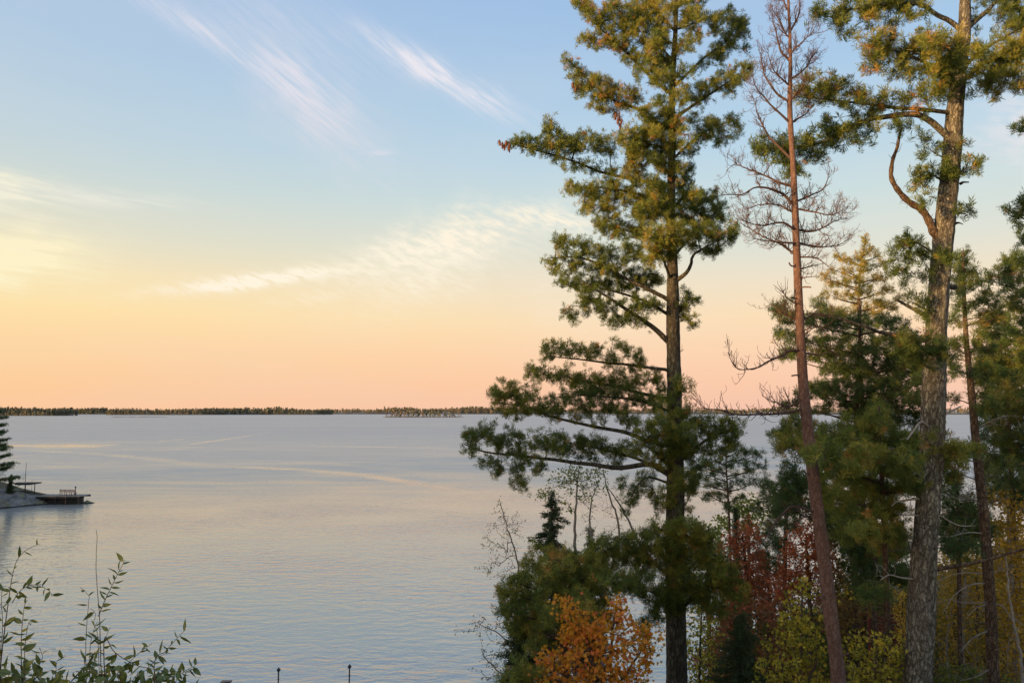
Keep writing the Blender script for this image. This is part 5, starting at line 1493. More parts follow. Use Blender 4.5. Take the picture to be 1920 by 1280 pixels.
broad('dead_grey_shrub', 'leafless grey twiggy sapling in front of the dark pine left of the thick trunk', 'shrub', G_U, [(1662, 1230, 3), (1663, 1120, 3), (1664, 1040, 2), (1662, 960, 1)], 19.5,
      [(1640, 1090, 26, 16), (1685, 1085, 18, 16), (1650, 1125, 26, 12), (1682, 1140, 18, 16), (1630, 1060, 20, 12), (1660, 1010, 26, 20), (1680, 1170, 20, 14)], rg, M_PALE, LT_SMALL, 0.04, 22, 1, B_GREYTWIG, 0.4, 0.2, twig=0.0035)

# pale, nearly bare saplings over the water
broad('bare_birch', 'nearly bare sapling with pale dry leaves leaning over the water left of the ragged spruce', 'tree', G_U, [(985, 1180, 2.2), (975, 1090, 1.8), (968, 1040, 1.5), (950, 985, 1.1), (936, 935, 0.6)], 24.0,
      [(934, 940, 6, 8), (940, 960, 12, 10), (920, 975, 9, 8), (955, 985, 14, 14), (932, 1005, 20, 14), (912, 1015, 10, 12), (965, 1010, 12, 16), (940, 1040, 24, 14), (908, 1062, 14, 7), (925, 1070, 22, 10), (892, 1064, 8, 4), (955, 1075, 16, 12), (970, 980, 8, 14)],
      rg, M_PALE, LT_SMALL, 0.050, 150, 2, B_GREYTWIG, 0.6, 0.25, twig=0.0022, bend=0.08)
broad('bare_birch', 'slender pale grey bare birch between the ragged spruce and the tall trunk', 'tree', G_U,
      [(1128, 1130, 3), (1117, 1040, 2.4), (1106, 990, 1.9), (1108, 950, 1.4), (1122, 900, .7)], 25.0,
      [(1110, 900, 24, 14), (1130, 930, 24, 18), (1095, 950, 18, 20), (1140, 970, 26, 20), (1100, 1000, 20, 16), (1150, 1005, 24, 14), (1165, 985, 16, 14), (1185, 990, 20, 14)],
      rg, M_PALE, LT_SMALL, 0.05, 80, 1, B_GREYTWIG, 0.7, 0.2, twig=0.0026, bend=0.06,
      extra_stems=([(1128, 1130, 3), (1160, 1000, 2.2), (1140, 920, 1.4), (1130, 880, .7)], [(1220, 1060, 3), (1190, 1000, 2.2), (1165, 950, 1.6), (1140, 915, 0.8)]))
broad('thin_aspen', 'thin olive-leaved tree right behind the lowest left limb of the tall pine', 'tree', G_U,
      [(1078, 1130, 3.5), (1077, 1040, 3), (1079, 960, 2.2), (1082, 900, 1.3), (1086, 870, 0.6)], 24.5,
      [(1085, 880, 22, 10), (1060, 890, 20, 10), (1110, 895, 20, 10), (1035, 905, 14, 9), (1075, 912, 26, 9), (1120, 915, 14, 8), (1010, 928, 12, 7), (1040, 930, 18, 7), (1098, 935, 16, 7), (1055, 950, 16, 8), (1125, 880, 12, 8)],
      rg, M_LIME, LT_SMALL, 0.07, 85, 4, B_GREYTWIG, 0.35, 0.25, twig=0.0026, bend=0.08)
broad('pale_shrub', 'pale sparse shrub over the water at the lower left of the young white pine', 'shrub', G_U, [(975, 1280, 2), (960, 1215, 1.5), (930, 1185, 1), (900, 1170, 0.6)], 18.5,
      [(862, 1188, 10, 8), (880, 1175, 12, 9), (900, 1165, 16, 8), (920, 1170, 18, 10), (945, 1165, 16, 9), (895, 1185, 16, 7), (935, 1190, 22, 8), (950, 1215, 16, 12), (925, 1215, 14, 9), (905, 1225, 10, 12), (920, 1250, 14, 16), (890, 1255, 8, 5), (940, 1240, 18, 14), (912, 1275, 16, 8)],
      rg, M_PALE, LT_SMALL, 0.045, 190, 2, B_GREYTWIG, 0.45, 0.3, twig=0.0018, bend=0.08,
      extra_stems=([(975, 1330, 2), (945, 1270, 1.4), (915, 1240, 1), (902, 1215, .6)],))

# deeper woods between and behind the trunks
rg = np.random.default_rng(6161)
ORD = ['first', 'second', 'third', 'fourth', 'fifth', 'sixth', 'seventh', 'eighth', 'ninth', 'tenth', 'eleventh', 'twelfth', 'thirteenth']
DEEP = [
    ('golden_tree', 'golden brown tree deep in the woods right of the thick trunk', M_GOLD, 0.42, (1765, 1990), (960, 1120), 13, (26, 42)),
    ('dim_tree', 'dim brownish tree deep in the woods right of the red trunk', M_BROWN, 0.5, (1545, 1720), (1065, 1150), 8, (27, 36)),
    ('dark_tree', 'dark green tree deep in the woods left of the thick trunk', M_LIME, 0.05, (1330, 1720), (1085, 1170), 11, (24, 36)),
    ('russet_tree', 'russet young tree deep in the woods around the leaning red trunk', M_RED, 0.15, (1360, 1600), (1090, 1150), 6, (26, 33)),
]
for nm, lab, mt, tn, (xa, xb), (ya, yb), cnt, (Ya, Yb_) in DEEP:
    for i in range(cnt):
        px = xa + (xb - xa) * (i + rg.random()) / cnt
        top = rg.uniform(ya, yb)
        Yq = rg.uniform(Ya, Yb_)
        while land_dist(np.array([(px - 960) / F * Yq]), np.array([Yq]))[0] < 1.0 and Yq > 18:
            Yq -= 1.0
        gzq = float(ground_z((px - 960) / F * Yq, Yq))
        pyb = 769 + (12 - gzq) / Yq * F
        bl, y_ = [], top + 8
        while y_ < min(pyb - 10, 1330):
            wd = 14 + 22 * min(1, (y_ - top) / 90)
            for q in range(2):
                bl.append((px + rg.normal() * wd * 0.7, y_ + rg.normal() * 6, wd * 0.8, 13))
            y_ += 24
        broad(nm, lab + ', ' + ORD[i] + ' from the left', 'tree', 'trees deep in the woods on the right', [(px, min(pyb, 1400), 4), (px + 2, (top + pyb) / 2, 3), (px + rg.normal() * 4, top + 12, 1.2)], Yq, bl, rg, mt, LT_SMALL,
              0.095, 30, 8, B_TWIG, tn + rg.normal() * 0.08, 0.22, flat=1.0, twig=0.003)

# ------------------------------------------------------------------ ground cover of the wooded slope
rg = np.random.default_rng(707)
a = Acc()
k = 14000
yy = 11 + 42 * rg.random(k) ** 0.8
xx = yy * (0.16 + 0.62 * rg.random(k))
zz = ground_z(xx, yy)
ok = (land_dist(xx, yy) > 0.5)
xx, yy, zz = xx[ok], yy[ok], zz[ok]
clus = np.sin(xx * 1.1 + 3) * np.sin(yy * 0.9) * 0.5 + 0.5
hh = rg.random(len(xx)) ** 1.6 * (0.5 + 1.1 * clus)
per = 4
pos_ = np.repeat(np.stack([xx, yy, zz + hh], 1), per, 0) + rg.normal(size=(len(xx) * per, 3)) * 0.12
ti = np.clip(np.repeat(0.2 + 0.6 * clus, per) + rg.normal(size=len(pos_)) * 0.2, 0, 1)
stamp(a, LT_SMALL, pos_, rg.normal(size=(len(pos_), 3)) + np.array([0, 0, .6]), 0.10 + 0.08 * rg.random(len(pos_)), ti, rg)
o = a.build('undergrowth', M_BROWN)
thing(o, 'brown and green undergrowth covering the wooded slope under the trees', 'undergrowth', None, 'stuff')

# ------------------------------------------------------------------ the red slatted panel among the trunks
M_REDWOOD = plain_mat('red_stained_wood', (0.15, 0.03, 0.02), (0.26, 0.065, 0.045), 0.75, 8, stretch=(0.6, 6, 6))
Yp = 24.5
pl = P(1630, 1200, Yp); gzp = float(ground_z(pl[0] + .3, Yp))
fence = empty('slatted_panel', (float(pl[0]) + 0.3, Yp, gzp), 'red-stained wooden panel of level slats glimpsed between the trunks', 'fence')
def box(acc, c, s, rz=0.0):
    c = np.asarray(c, float); s = np.asarray(s, float) / 2
    v = np.array([(x, y, z) for x in (-1, 1) for y in (-1, 1) for z in (-1, 1)]) * s
    if rz:
        ca, sa = math.cos(rz), math.sin(rz)
        v = np.stack([v[:, 0] * ca - v[:, 1] * sa, v[:, 0] * sa + v[:, 1] * ca, v[:, 2]], 1)
    acc.add(v + c, None, [(0, 1, 3, 2), (4, 6, 7, 5), (0, 4, 5, 1), (2, 3, 7, 6), (0, 2, 6, 4), (1, 5, 7, 3)])
slat_me = None
for bay, (xa, xb, ya) in enumerate(((1630, 1662, 1155), (1665, 1722, 1153))):
    for i in range(9 if bay == 0 else 12):
        A = P(xa, ya + i * 6.2, Yp); B_ = P(xb, ya + 5 + i * 6.2, Yp - 0.35)
        a = Acc()
        mid = (A + B_) / 2
        L_ = np.linalg.norm((B_ - A)[:2])
        box(a, mid, (L_, 0.03, 0.062), math.atan2(B_[1] - A[1], B_[0] - A[0]))
        a.build('slat', M_REDWOOD, fence)
for px, py in ((1628, 1146), (1664, 1150), (1724, 1156)):
    t_ = P(px, py, Yp - 0.05 - (px - 1628) * 0.004)
    a = Acc()
    g0 = float(ground_z(t_[0], t_[1])) - 0.2
    box(a, (t_[0], t_[1], (t_[2] + g0) / 2), (0.07, 0.07, t_[2] - g0))
    a.build('post', M_REDWOOD, fence)

# ------------------------------------------------------------------ the rocky point with its dock on the left
M_GRANITE = None
m, n, out = new_mat('lichened_granite')
geo = n.n('ShaderNodeNewGeometry')
xx_, yy_, zz_ = n.sep(geo.outputs['Position'])
c = n.mix(n.mapr(n.noise(geo.outputs['Position'], 1.2, 6, 0.65), 0.38, 0.62), (0.085, 0.08, 0.078, 1), (0.23, 0.215, 0.20, 1))
c = n.mix(n.mapr(n.noise(geo.outputs['Position'], 0.5, 4), 0.52, 0.62), c, (0.17, 0.17, 0.07, 1))
c = n.mix(n.mapr(n.m('ADD', zz_, n.m('MULTIPLY', n.noise(geo.outputs['Position'], 1.5, 3), 0.25)), 0.36, 0.20), c, (0.02, 0.018, 0.016, 1))
bs = n.n('ShaderNodeBsdfPrincipled'); n.put(bs.inputs['Base Color'], c); bs.inputs['Roughness'].default_value = 0.85
bp = n.n('ShaderNodeBump'); bp.inputs['Strength'].default_value = 0.7; bp.inputs['Distance'].default_value = 0.15
n.put(bp.inputs['Height'], n.noise(geo.outputs['Position'], 3.0, 6, 0.7))
n.t.links.new(bp.outputs[0], bs.inputs['Normal']); n.t.links.new(bs.outputs[0], out.inputs[0])
u_ = np.linspace(0, 1, 90); v_ = np.linspace(0, 1, 34)
UU, VV = np.meshgrid(u_, v_)
# ridge from far left (u=0) to the tip (u=1)
cxr = -82 + 25.2 * UU
near = np.interp(UU, [0, .3, .62, .76, .9, 1], [84, 88, 92.0, 94.6, 99.6, 102.2])
farr = np.interp(UU, [0, .3, .7, .9, 1], [112, 110, 107, 104.5, 102.6])
ridge = np.interp(UU, [0, .35, .55, .72, .80, .86, .93, 1], [2.6, 2.3, 1.9, 1.6, 1.25, 0.8, 0.35, 0.05])
YY = near + (farr - near) * VV
prof = np.sin(np.pi * np.clip(VV, 0, 1)) ** 0.55
ZZ = -0.5 + (ridge + 0.5) * prof
for i in range(ZZ.shape[0]):
    for j in range(ZZ.shape[1]):
        q = Vector((cxr[i, j] * 0.35, YY[i, j] * 0.35, 0.3))
        ZZ[i, j] += (mnoise.noise(q) * 0.5 + mnoise.noise(q * 3) * 0.16) * prof[i, j] * min(1, ridge[i, j])
a = Acc()
ii, jj = np.meshgrid(np.arange(89), np.arange(33)); q0 = jj * 90 + ii
a.add(np.stack([cxr, YY, ZZ], -1).reshape(-1, 3), None, np.stack([q0, q0 + 1, q0 + 91, q0 + 90], -1).reshape(-1, 4))
rk = a.build('granite_shore', m, smooth=True)
rk['kind'] = 'structure'
M_DOCK = plain_mat('weathered_dock_wood', (0.16, 0.15, 0.135), (0.30, 0.28, 0.25), 0.85, 4, stretch=(1, 5, 1))
M_DARKWOOD = plain_mat('dark_timber', (0.018, 0.015, 0.014), (0.040, 0.034, 0.030), 0.85, 5)
M_BLACK = plain_mat('black_metal', (0.012, 0.013, 0.016), (0.02, 0.02, 0.024), 0.45, 10)
M_BENCH = plain_mat('bench_wood', (0.24, 0.12, 0.085), (0.34, 0.19, 0.14), 0.7, 8)


def at(px, py, Y):
    return [float(q) for q in P(px, py, Y)]


Yd = 100.0
d0, d1 = at(70, 927.5, Yd), at(153, 926.5, Yd)
dock = empty('dock', (d0[0], Yd, 0), 'low wooden dock on dark cribwork at the tip of the rocky point', 'dock')
zt = 12 - (927 - 769) / F * Yd
npl = 40
for i in range(npl):
    a = Acc()
    w_ = (d1[0] - d0[0]) / npl
    box(a, (d0[0] + w_ * (i + .5), Yd + 0.9, zt), (w_ * 0.9, 2.6, 0.05))
    a.build('plank', M_DOCK, dock)
a = Acc(); box(a, ((d0[0] + d1[0]) / 2, Yd - 0.36, zt - 0.14), (d1[0] - d0[0], 0.08, 0.2)); box(a, ((d0[0] + d1[0]) / 2, Yd + 2.15, zt - 0.14), (d1[0] - d0[0], 0.08, 0.2))
a.build('rim_beam', M_DARKWOOD, dock)
a = Acc()
for q in range(5):
    box(a, ((d0[0] + 0.6 + d1[0] - 0.9) / 2, Yd + 1.1, 0.08 + q * 0.2), (d1[0] - d0[0] - 1.5 + (q % 2) * .1, 2.3 - (q % 2) * .1, 0.17))
a.build('crib', M_DARKWOOD, dock)
for px in (84, 104, 124, 148):
    p = at(px, 930, Yd - 0.3)
    a = Acc(); tube(a, [(p[0], Yd - 0.33, -0.8), (p[0], Yd - 0.33, zt - 0.03)], [0.08, 0.08], 8)
    a.build('pile', M_DARKWOOD, dock)
# flat stone slab off its end
a = Acc()
tube(a, [(d1[0] + 0.1, 101.2, -0.4), (d1[0] + 0.1, 101.2, 0.0), (d1[0] + 0.1, 101.2, 0.22)], [1.0, 0.9, 0.35], 11)
o = a.build('boulder', m, origin=(d1[0] + 0.1, 101.2, 0), smooth=True)
thing(o, 'small dark boulder at the waterline under the outer end of the dock', 'rock')
# bench with open back
b0, b1 = at(114, 926, Yd + .4), at(142, 926, Yd + .4)
bn = empty('bench', ((b0[0] + b1[0]) / 2, Yd + .4, zt + 0.03), 'reddish wooden bench facing the lake at the outer end of the dock', 'bench')
bl = b1[0] - b0[0]; bx_ = (b0[0] + b1[0]) / 2; by_ = Yd + 0.4; z0 = zt + 0.026
for q in range(3):
    a = Acc(); box(a, (bx_, by_ - 0.16 + q * 0.15, z0 + 0.43), (bl, 0.12, 0.035)); a.build('seat_slat', M_BENCH, bn)
for q in range(2):
    a = Acc(); box(a, (bx_, by_ - 0.30, z0 + 0.62 + q * 0.14), (bl, 0.03, 0.09)); a.build('back_slat', M_BENCH, bn)
for xq in (b0[0] + .05, bx_ - .3, bx_ + .35, b1[0] - .05):
    a = Acc(); box(a, (xq, by_ - 0.265, z0 + 0.4), (0.06, 0.05, 0.8)); a.build('leg', M_BENCH, bn)
    a = Acc(); box(a, (xq, by_ + 0.16, z0 + 0.205), (0.06, 0.05, 0.41)); a.build('leg', M_BENCH, bn)
# a short post by the bench
pp = at(141.5, 916, Yd + 1.4)
a = Acc(); tube(a, [(pp[0], pp[1], zt), (pp[0], pp[1], zt + 0.9)], [0.05, 0.05], 8); tube(a, [(pp[0], pp[1], zt + 0.9), (pp[0], pp[1], zt + 1.1)], [0.09, 0.07], 8)
o = a.build('mooring_post', M_DARKWOOD, origin=(pp[0], pp[1], zt))
thing(o, 'short dark mooring post standing behind the bench on the dock', 'post')
# canopy frame
Yc = 101.5
c0, c1 = at(24, 906, Yc), at(67, 906, Yc)
zc = c0[2]
can = empty('canopy', ((c0[0] + c1[0]) / 2, Yc, 1.4), 'flat open-sided canopy on thin posts beside the small spruce on the point', 'canopy')
a = Acc(); box(a, ((at(40, 906, Yc)[0] + c1[0]) / 2, Yc, zc), (c1[0] - at(40, 906, Yc)[0], 2.6, 0.14)); box(a, ((c0[0] + at(40, 906, Yc)[0]) / 2, Yc, zc + 0.05), (at(40, 906, Yc)[0] - c0[0], 2.2, 0.05))
a.build('roof', M_DARKWOOD, can)
a = Acc(); tube(a, [(c0[0] + .1, Yc - 1, 1.7), at(42, 907, Yc - 1)], [0.04, 0.04], 5); a.build('brace', M_DARKWOOD, can)
for px in (48, 65.5):
    for dyy in (-1.1, 1.1):
        p = at(px, 906, Yc + dyy)
        a = Acc(); box(a, (p[0], Yc + dyy, (zc + 0.9) / 2), (0.07, 0.07, zc - 0.94)); a.build('post', M_DARKWOOD, can)
p = at(49.5, 866, Yc + 2)
a = Acc(); tube(a, [(p[0], p[1], 0.9), (p[0], p[1], p[2])], [0.05, 0.02], 6)
thing(a.build('flagpole', M_DARKWOOD, origin=(p[0], p[1], 0.9)), 'tall thin bare flagpole rising beside the canopy on the point', 'flagpole')
p = at(60.5, 897, Yc + 2)
a = Acc(); tube(a, [(p[0], p[1], 0.9), (p[0], p[1], p[2])], [0.03, 0.012], 5)
thing(a.build('pole', M_DARKWOOD, origin=(p[0], p[1], 0.9)), 'thin short pole showing above the canopy roof, right of the flagpole', 'pole')

rg = np.random.default_rng(808)
spruce('small dark spruce on the rocky point between the big pine and the canopy', 19, 889, 926, 11, 99.0, rg, 1.6)


def point_pine(label, px, top, bot, half, Y, seed, bare=0.0):
    rg = np.random.default_rng(seed)
    x, y, gz = base_of(px, bot, Y)
    zt_ = float(P(px, top, Y)[2])
    gz = max(gz, 1.0)
    root = empty('point_pine', (x, y, gz), label, 'tree', 'pines on the rocky point')
    a_ = Acc()
    tube(a_, [(x, y, gz - 0.5), (x + .1, y, (gz + zt_) / 2), (x, y, zt_)], [0.22, 0.14, 0.02], 9)
    a_.build('trunk', B_PINE, root)
    W_ = half * Y / F
    a_, nd = Acc(), Acc()
    for i in range(26):
        f = (i + rg.random() * 0.6) / 26
        h = gz + (zt_ - gz) * (0.16 + 0.83 * f)
        ln = W_ * (1 - f) ** 0.6 * (0.6 + 0.45 * rg.random()) + 0.3
        ph = i * 2.4 + rg.random()
        d = np.array([math.cos(ph), math.sin(ph) * 0.8, 0])
        s = np.linspace(0, 1, 8)[:, None]
        sp = np.array([x, y, h]) + d * ln * s + np.array([0, 0, 1]) * (0.16 * ln * s ** 2)
        tube(a_, sp, np.linspace(0.05, 0.015, 8), 4)
        m_ = int(46 * ln)
        u = 0.25 + 0.75 * rg.random(m_)
        off = rg.normal(size=(m_, 3)) * np.array([0.32, 0.32, 0.10]) * (0.35 + 0.25 * ln)
        pos_ = np.array([x, y, h]) + d * ln * u[:, None] + off + np.outer(0.16 * ln * u * u, [0, 0, 1])
        stamp(nd, NT_FAR, pos_, d * 0.4 + rg.normal(size=(m_, 3)) * 0.5 + np.array([0, 0, 0.7]), 1.9, np.clip(0.2 + rg.normal(size=m_) * 0.12, 0, 1), rg)
    a_.build('branches', B_PINE, root, kind='stuff')
    nd.build('needles', M_DARKPINE, root, kind='stuff')


point_pine('dark pine with swept limbs at the left frame edge on the rocky point', -16, 754, 930, 42, 98.0, 1)
point_pine('taller dark pine of the rocky point, almost outside the left frame edge', -64, 700, 930, 52, 97.0, 2)

# ------------------------------------------------------------------ lamp posts of the near dock
M_DOCK2 = M_DOCK
nd_ = empty('near_dock', (-9.5, 25.0, 0.0), 'grey plank dock below the bluff that carries the two black posts', 'dock')
for i in range(26):
    a = Acc(); box(a, (-12.2 + i * 0.25, 25.0, 0.7), (0.23, 2.4, 0.045)); a.build('plank', M_DOCK2, nd_)
for x_ in (-12.1, -9, -6.1):
    for y_ in (24, 26):
        a = Acc(); tube(a, [(x_, y_, -1.4), (x_, y_, 0.66)], [0.09, 0.09], 8); a.build('pile', M_DARKWOOD, nd_)
a = Acc(); box(a, (-9.1, 23.9, 0.6), (6.3, 0.05, 0.15)); box(a, (-9.1, 26.1, 0.6), (6.3, 0.05, 0.15)); a.build('rim_beam', M_DARKWOOD, nd_)
for k_, (px, py, lab) in enumerate(((522.5, 1250, 'black finial-topped lamp post at the lower edge, the shorter-looking left one of the pair'),
                                    (655.5, 1244, 'black finial-topped lamp post at the lower edge, the higher right one of the pair'))):
    t_ = at(px, py, 24.6 if k_ == 0 else 25.2)
    root = empty('lamp_post', (t_[0], t_[1], 0.72), lab, 'lamp post', 'black lamp posts on the near dock')
    zt_ = t_[2]
    a = Acc(); tube(a, [(t_[0], t_[1], 0.72), (t_[0], t_[1], 0.8), (t_[0], t_[1], 0.82), (t_[0], t_[1], zt_ - 0.13)], [0.06, 0.055, 0.026, 0.022], 10); a.build('pole', M_BLACK, root)
    a = Acc()
    zz_ = np.array([-0.14, -0.12, -0.10, -0.085, -0.06, -0.035, -0.015, 0.0]) + zt_
    tube(a, np.stack([np.full(8, t_[0]), np.full(8, t_[1]), zz_], 1), [0.022, 0.04, 0.052, 0.064, 0.056, 0.034, 0.014, 0.004], 10)
    a.build('finial', M_BLACK, root)
    a = Acc(); tube(a, [(t_[0] - 0.06, t_[1], zt_ - 0.36), (t_[0] + 0.06, t_[1], zt_ - 0.36)], [0.006, 0.006], 5); a.build('crossbar', M_BLACK, root)
t_ = at(423, 1277.5, 25.0)
root = empty('piling', (t_[0], t_[1], 0), 'dark flat-capped piling just showing at the lower edge, left of the lamp posts', 'piling')
a = Acc(); tube(a, [(t_[0], t_[1], -1), (t_[0], t_[1], t_[2] - 0.05)], [0.11, 0.11], 12); a.build('pile', M_DARKWOOD, root)
a = Acc(); box(a, (t_[0], t_[1], t_[2] - 0.02), (0.3, 0.3, 0.05)); a.build('cap', M_BLACK, root)

# ------------------------------------------------------------------ the shrub at the lower left
rg = np.random.default_rng(909)
Yb = 5.5
sh = empty('shrub', (-2.9, Yb, float(ground_z(-2.9, Yb))), 'leafy green shrub with tall bare-tipped shoots in the lower left corner', 'shrub')
a = Acc(); tube(a, [(-2.9, Yb + .1, float(ground_z(-2.9, Yb)) - .1), (-2.88, Yb, 9.3), (-2.95, Yb, 9.75)], [0.03, 0.022, 0.012], 6)
a.build('stem', B_TWIG, sh)
STEMS = [
    ([(0, 1262), (8, 1190), (16, 1130), (22, 1085), (30, 1055), (42, 1036), (60, 1024), (76, 1018)], 2.0, 8),
    ([(10, 1250), (16, 1190), (20, 1120), (28, 1108), (14, 1160)], 0, 0),
    ([(40, 1250), (40, 1200), (46, 1140), (52, 1125)], 1.8, 9),
    ([(22, 1130), (38, 1106), (60, 1096), (78, 1100), (92, 1108), (96, 1118)], 1.2, 7),
    ([(45, 1230), (50, 1180), (56, 1162), (58, 1170)], 1.3, 6),
    ([(188, 1215), (186, 1150), (181, 1090), (180, 1040), (182, 1010), (180, 993)], 1.4, 1),
    ([(184, 1155), (196, 1125), (210, 1095), (224, 1067), (234, 1048)], 1.4, 9),
    ([(160, 1235), (162, 1175), (165, 1130), (166, 1118), (150, 1102)], 1.2, 6),
    ([(168, 1225), (175, 1180), (182, 1165)], 1.2, 5),
    ([(184, 1195), (176, 1170), (180, 1150), (170, 1140)], 1.0, 4),
    ([(195, 1198), (215, 1222), (250, 1245), (300, 1257), (360, 1262)], 1.6, 9),
    ([(290, 1240), (310, 1220), (330, 1198), (348, 1180)], 1.5, 10),
    ([(205, 1278), (235, 1248), (262, 1222), (285, 1206)], 1.4, 8),
    ([(250, 1275), (275, 1255), (300, 1230), (320, 1224)], 1.2, 6),
    ([(330, 1275), (345, 1258), (362, 1248), (372, 1240)], 1.0, 7),
    ([(100, 1285), (104, 1262), (106, 1240), (120, 1232)], 1.2, 6),
    ([(60, 1285), (70, 1250), (78, 1230), (72, 1212)], 1.3, 7),
    ([(0, 1230), (4, 1180), (2, 1120), (6, 1100)], 1.4, 8),
    ([(130, 1285), (150, 1258), (168, 1240), (190, 1228)], 1.4, 8),
    ([(195, 1215), (200, 1190), (208, 1172)], 1.0, 4),
    ([(0, 1290), (-10, 1220), (-20, 1150), (-12, 1090)], 1.6, 9),
]
ov, of = leaf_template('oval')
lm = []
for q in range(6):
    a = Acc()
    v = ov.copy()
    v[:, 0] *= 0.62 + 0.12 * (q % 3)
    v[:, 1] += (0.10 + 0.05 * q) * (v[:, 2] ** 2) * (-1 if q % 2 else 1)
    a.add(v, of, None, (0.2, 0.35, 0.5, 0.65, 0.8, 1.0)[q])
    lm.append(a.mesh('leaf', M_BUSH, smooth=True))
org = world_loc(sh)
count = 0


def put_leaf(pt, dvec, s):
    global count
    if count >= 298:
        return False
    count += 1
    q = 5 if rg.random() < 0.012 else int(rg.integers(0, 5))
    o = D.objects.new('leaf', lm[q])
    C.objects.link(o)
    o.parent = sh
    o.location = Vector(pt) - org
    qz = Vector(dvec).to_track_quat('Z', 'Y')
    from mathutils import Quaternion
    o.rotation_mode = 'QUATERNION'
    o.rotation_quaternion = qz @ Quaternion((0, 0, 1), rg.uniform(0, 6.28))
    o.scale = (s * rg.uniform(0.75, 1.0), s, s)
    return True


dense_pts = []
for path, rpx, nl in STEMS:
    if nl == 0:
        continue
    if path[0][1] > 1190:
        path = [(path[0][0] + 4, 1330)] + path
    pts, _, _ = to_world(path, Yb + rg.normal() * 0.15, rg.normal() * 0.12)
    sp = smooth_path(pts, 0.02)
    sp = sp + np.cumsum(rg.normal(size=sp.shape), 0) * 0.0006
    a = Acc(); tube(a, sp, np.linspace(rpx * 0.0026, 0.0015, len(sp)), 5)
    a.build('shoot', B_TWIG, sh)
    # leaf pairs alternate up the shoot
    for q in range(nl * 2 if nl > 1 else 2):
        t = 0.12 + (0.88 if nl > 1 else 0.3) * (q + rg.random() * 0.6) / (nl * 2)
        i = min(len(sp) - 2, int(t * (len(sp) - 1)))
        tg = unit(sp[i + 1] - sp[i])
        side = unit(np.cross(tg, [0, 1, 0])) * (1 if q % 2 else -1)
        dv = side * rg.uniform(0.5, 1.2) + tg * rg.uniform(0.2, 1.0) + np.array([0, rg.normal() * 0.7, -0.15])
        put_leaf(sp[i], dv, rg.uniform(0.042, 0.088))
# the leafy body of the shrub along the lower edge
for q in range(400):
    px = rg.uniform(-10, 375)
    topline = np.interp(px, [-10, 60, 100, 140, 200, 260, 330, 375], [1235, 1238, 1262, 1250, 1220, 1245, 1250, 1272])
    py = topline + (1300 - topline) * rg.random() ** 0.8
    pt = P(px, py, Yb + rg.normal() * 0.25)
    if not put_leaf(pt, rg.normal(size=3) + np.array([0, 0, .3]), rg.uniform(0.06, 0.105)):
        break
a = Acc(); st = Acc()
k = 1100
px = rg.uniform(-60, 385, k)
topline = np.interp(px, [-10, 60, 100, 140, 200, 260, 330, 385], [1245, 1250, 1275, 1262, 1236, 1258, 1266, 1285])
py = topline + (1420 - topline) * rg.random(k)
pts = P(px, py, Yb + 0.1 + rg.normal(size=k) * 0.3)
stamp(a, [leaf_template('oval')], pts, rg.normal(size=(k, 3)) + np.array([0, 0, .3]), 0.055 + 0.04 * rg.random(k), rg.random(k) * 0.9, rg)
a.build('foliage', M_BUSH, sh, kind='stuff')
T = pts[:260]
N, par, tips, nb = grow(smooth_path(P([150, 160, 170, 180], [1460, 1400, 1340, 1290], Yb), 0.05), T, rg, 0.15, 0.1)
skeleton(st, N, par, tips, nb, 0.0014, 0.008)
st.build('branches', B_TWIG, sh, kind='stuff')

# ------------------------------------------------------------------ unseen woods added behind and beside the viewer to throw the evening shade
rg = np.random.default_rng(1001)
sdx, sdy = SUN_AZ[0] / sl, SUN_AZ[1] / sl
SHADE_Z = 13.2  # shadow edge on the big pines; the added treetops are fitted to it


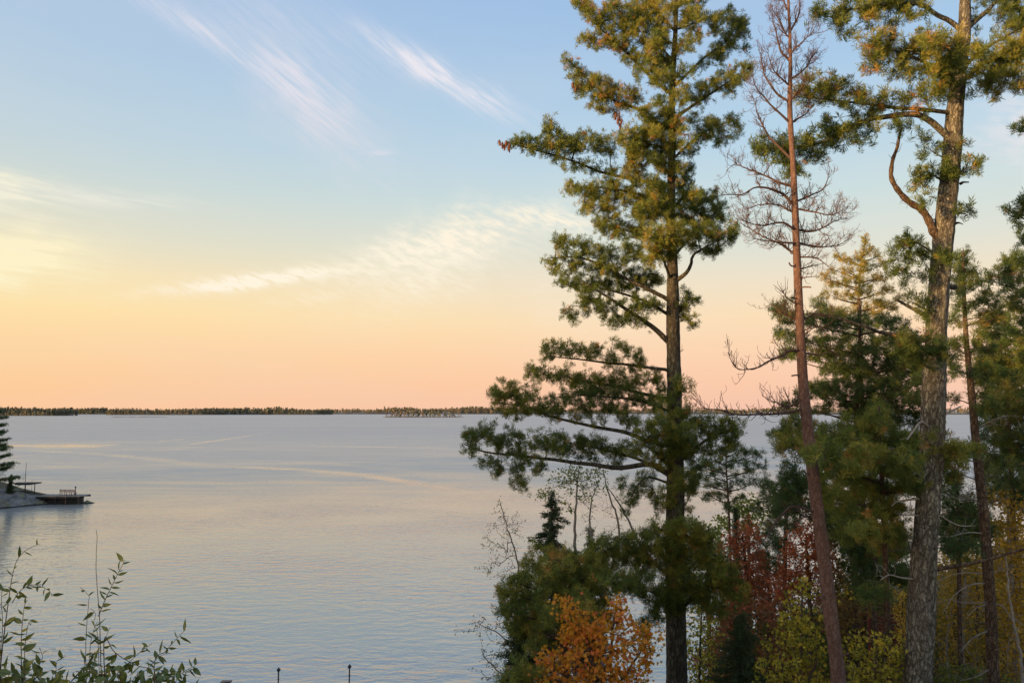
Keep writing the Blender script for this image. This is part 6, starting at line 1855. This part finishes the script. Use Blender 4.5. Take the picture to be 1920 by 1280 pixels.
def wood_tree(a_, tk, x, y, z, h, rg):
    k = int(80 + 8 * h)
    u = rg.random(k) ** 0.85
    rr = (1 - u) ** 0.75 * h * 0.2 * (0.5 + 0.6 * rg.random(k)) + 0.15
    ph = rg.random(k) * 6.283
    pos_ = np.stack([x + rr * np.cos(ph), y + rr * np.sin(ph), z + h * (0.15 + 0.85 * u)], -1)
    s_ = 0.45 + 0.35 * rg.random(k)
    d1 = unit(rg.normal(size=(k, 3))); d2 = unit(rg.normal(size=(k, 3)))
    v = np.stack([pos_ + d1 * s_[:, None], pos_ + d2 * s_[:, None], pos_ - (d1 + d2) * s_[:, None] * 0.6], 1)
    a_.add(v.reshape(-1, 3), np.arange(k * 3).reshape(-1, 3), None, rg.random())
    sticks(tk, [[x, y, z - 0.5]], [[x, y, z + h * 0.9]], [0.18], [0.04], 5)


a, tk = Acc(), Acc()
for row, dd in enumerate((92, 98, 104, 110)):
    for s in np.arange(-80, 75, 2.0):
        # s runs across the sun's direction, dd towards the sun from the big pines
        x = 6 + sdx * dd - sdy * s + rg.normal() * 0.8
        y = 17 + sdy * dd + sdx * s + rg.normal() * 0.8
        if y > 0 and x > -0.72 * y - 9:
            continue
        if land_dist(np.array([x]), np.array([y]))[0] < 1.5:
            continue
        z = float(ground_z(x, y))
        top = SHADE_Z + (dd) * math.tan(R(SUN_EL)) + rg.normal() * 0.9 - 0.5
        wood_tree(a, tk, x, y, z, max(4.0, top - z), rg)
o = a.build('shade_forest', M_DARKPINE)
thing(o, 'unseen dark wood added on the slope behind the viewer to shade the lower pines', 'forest', None, 'stuff')
o = tk.build('shade_forest_stems', B_TWIG)
thing(o, 'stems of the unseen wood added behind the viewer for its shade', 'forest', None, 'stuff')
a, tk = Acc(), Acc()
for i in range(280):  # trees added out of view to keep the sun off the dock
    x = rg.uniform(-128, -76); y = rg.uniform(52, 118)
    if x > -0.70 * y - 9 or land_dist(np.array([x]), np.array([y]))[0] < 2:
        continue
    wood_tree(a, tk, x, y, float(ground_z(x, y)), rg.uniform(11, 15), rg)
o = a.build('shade_forest_point', M_DARKPINE)
thing(o, 'unseen dark wood added behind the rocky point to shade the dock, past the left frame edge', 'forest', None, 'stuff')
o = tk.build('shade_forest_stems', B_TWIG)
thing(o, 'stems of the unseen wood added behind the rocky point for its shade', 'forest', None, 'stuff')
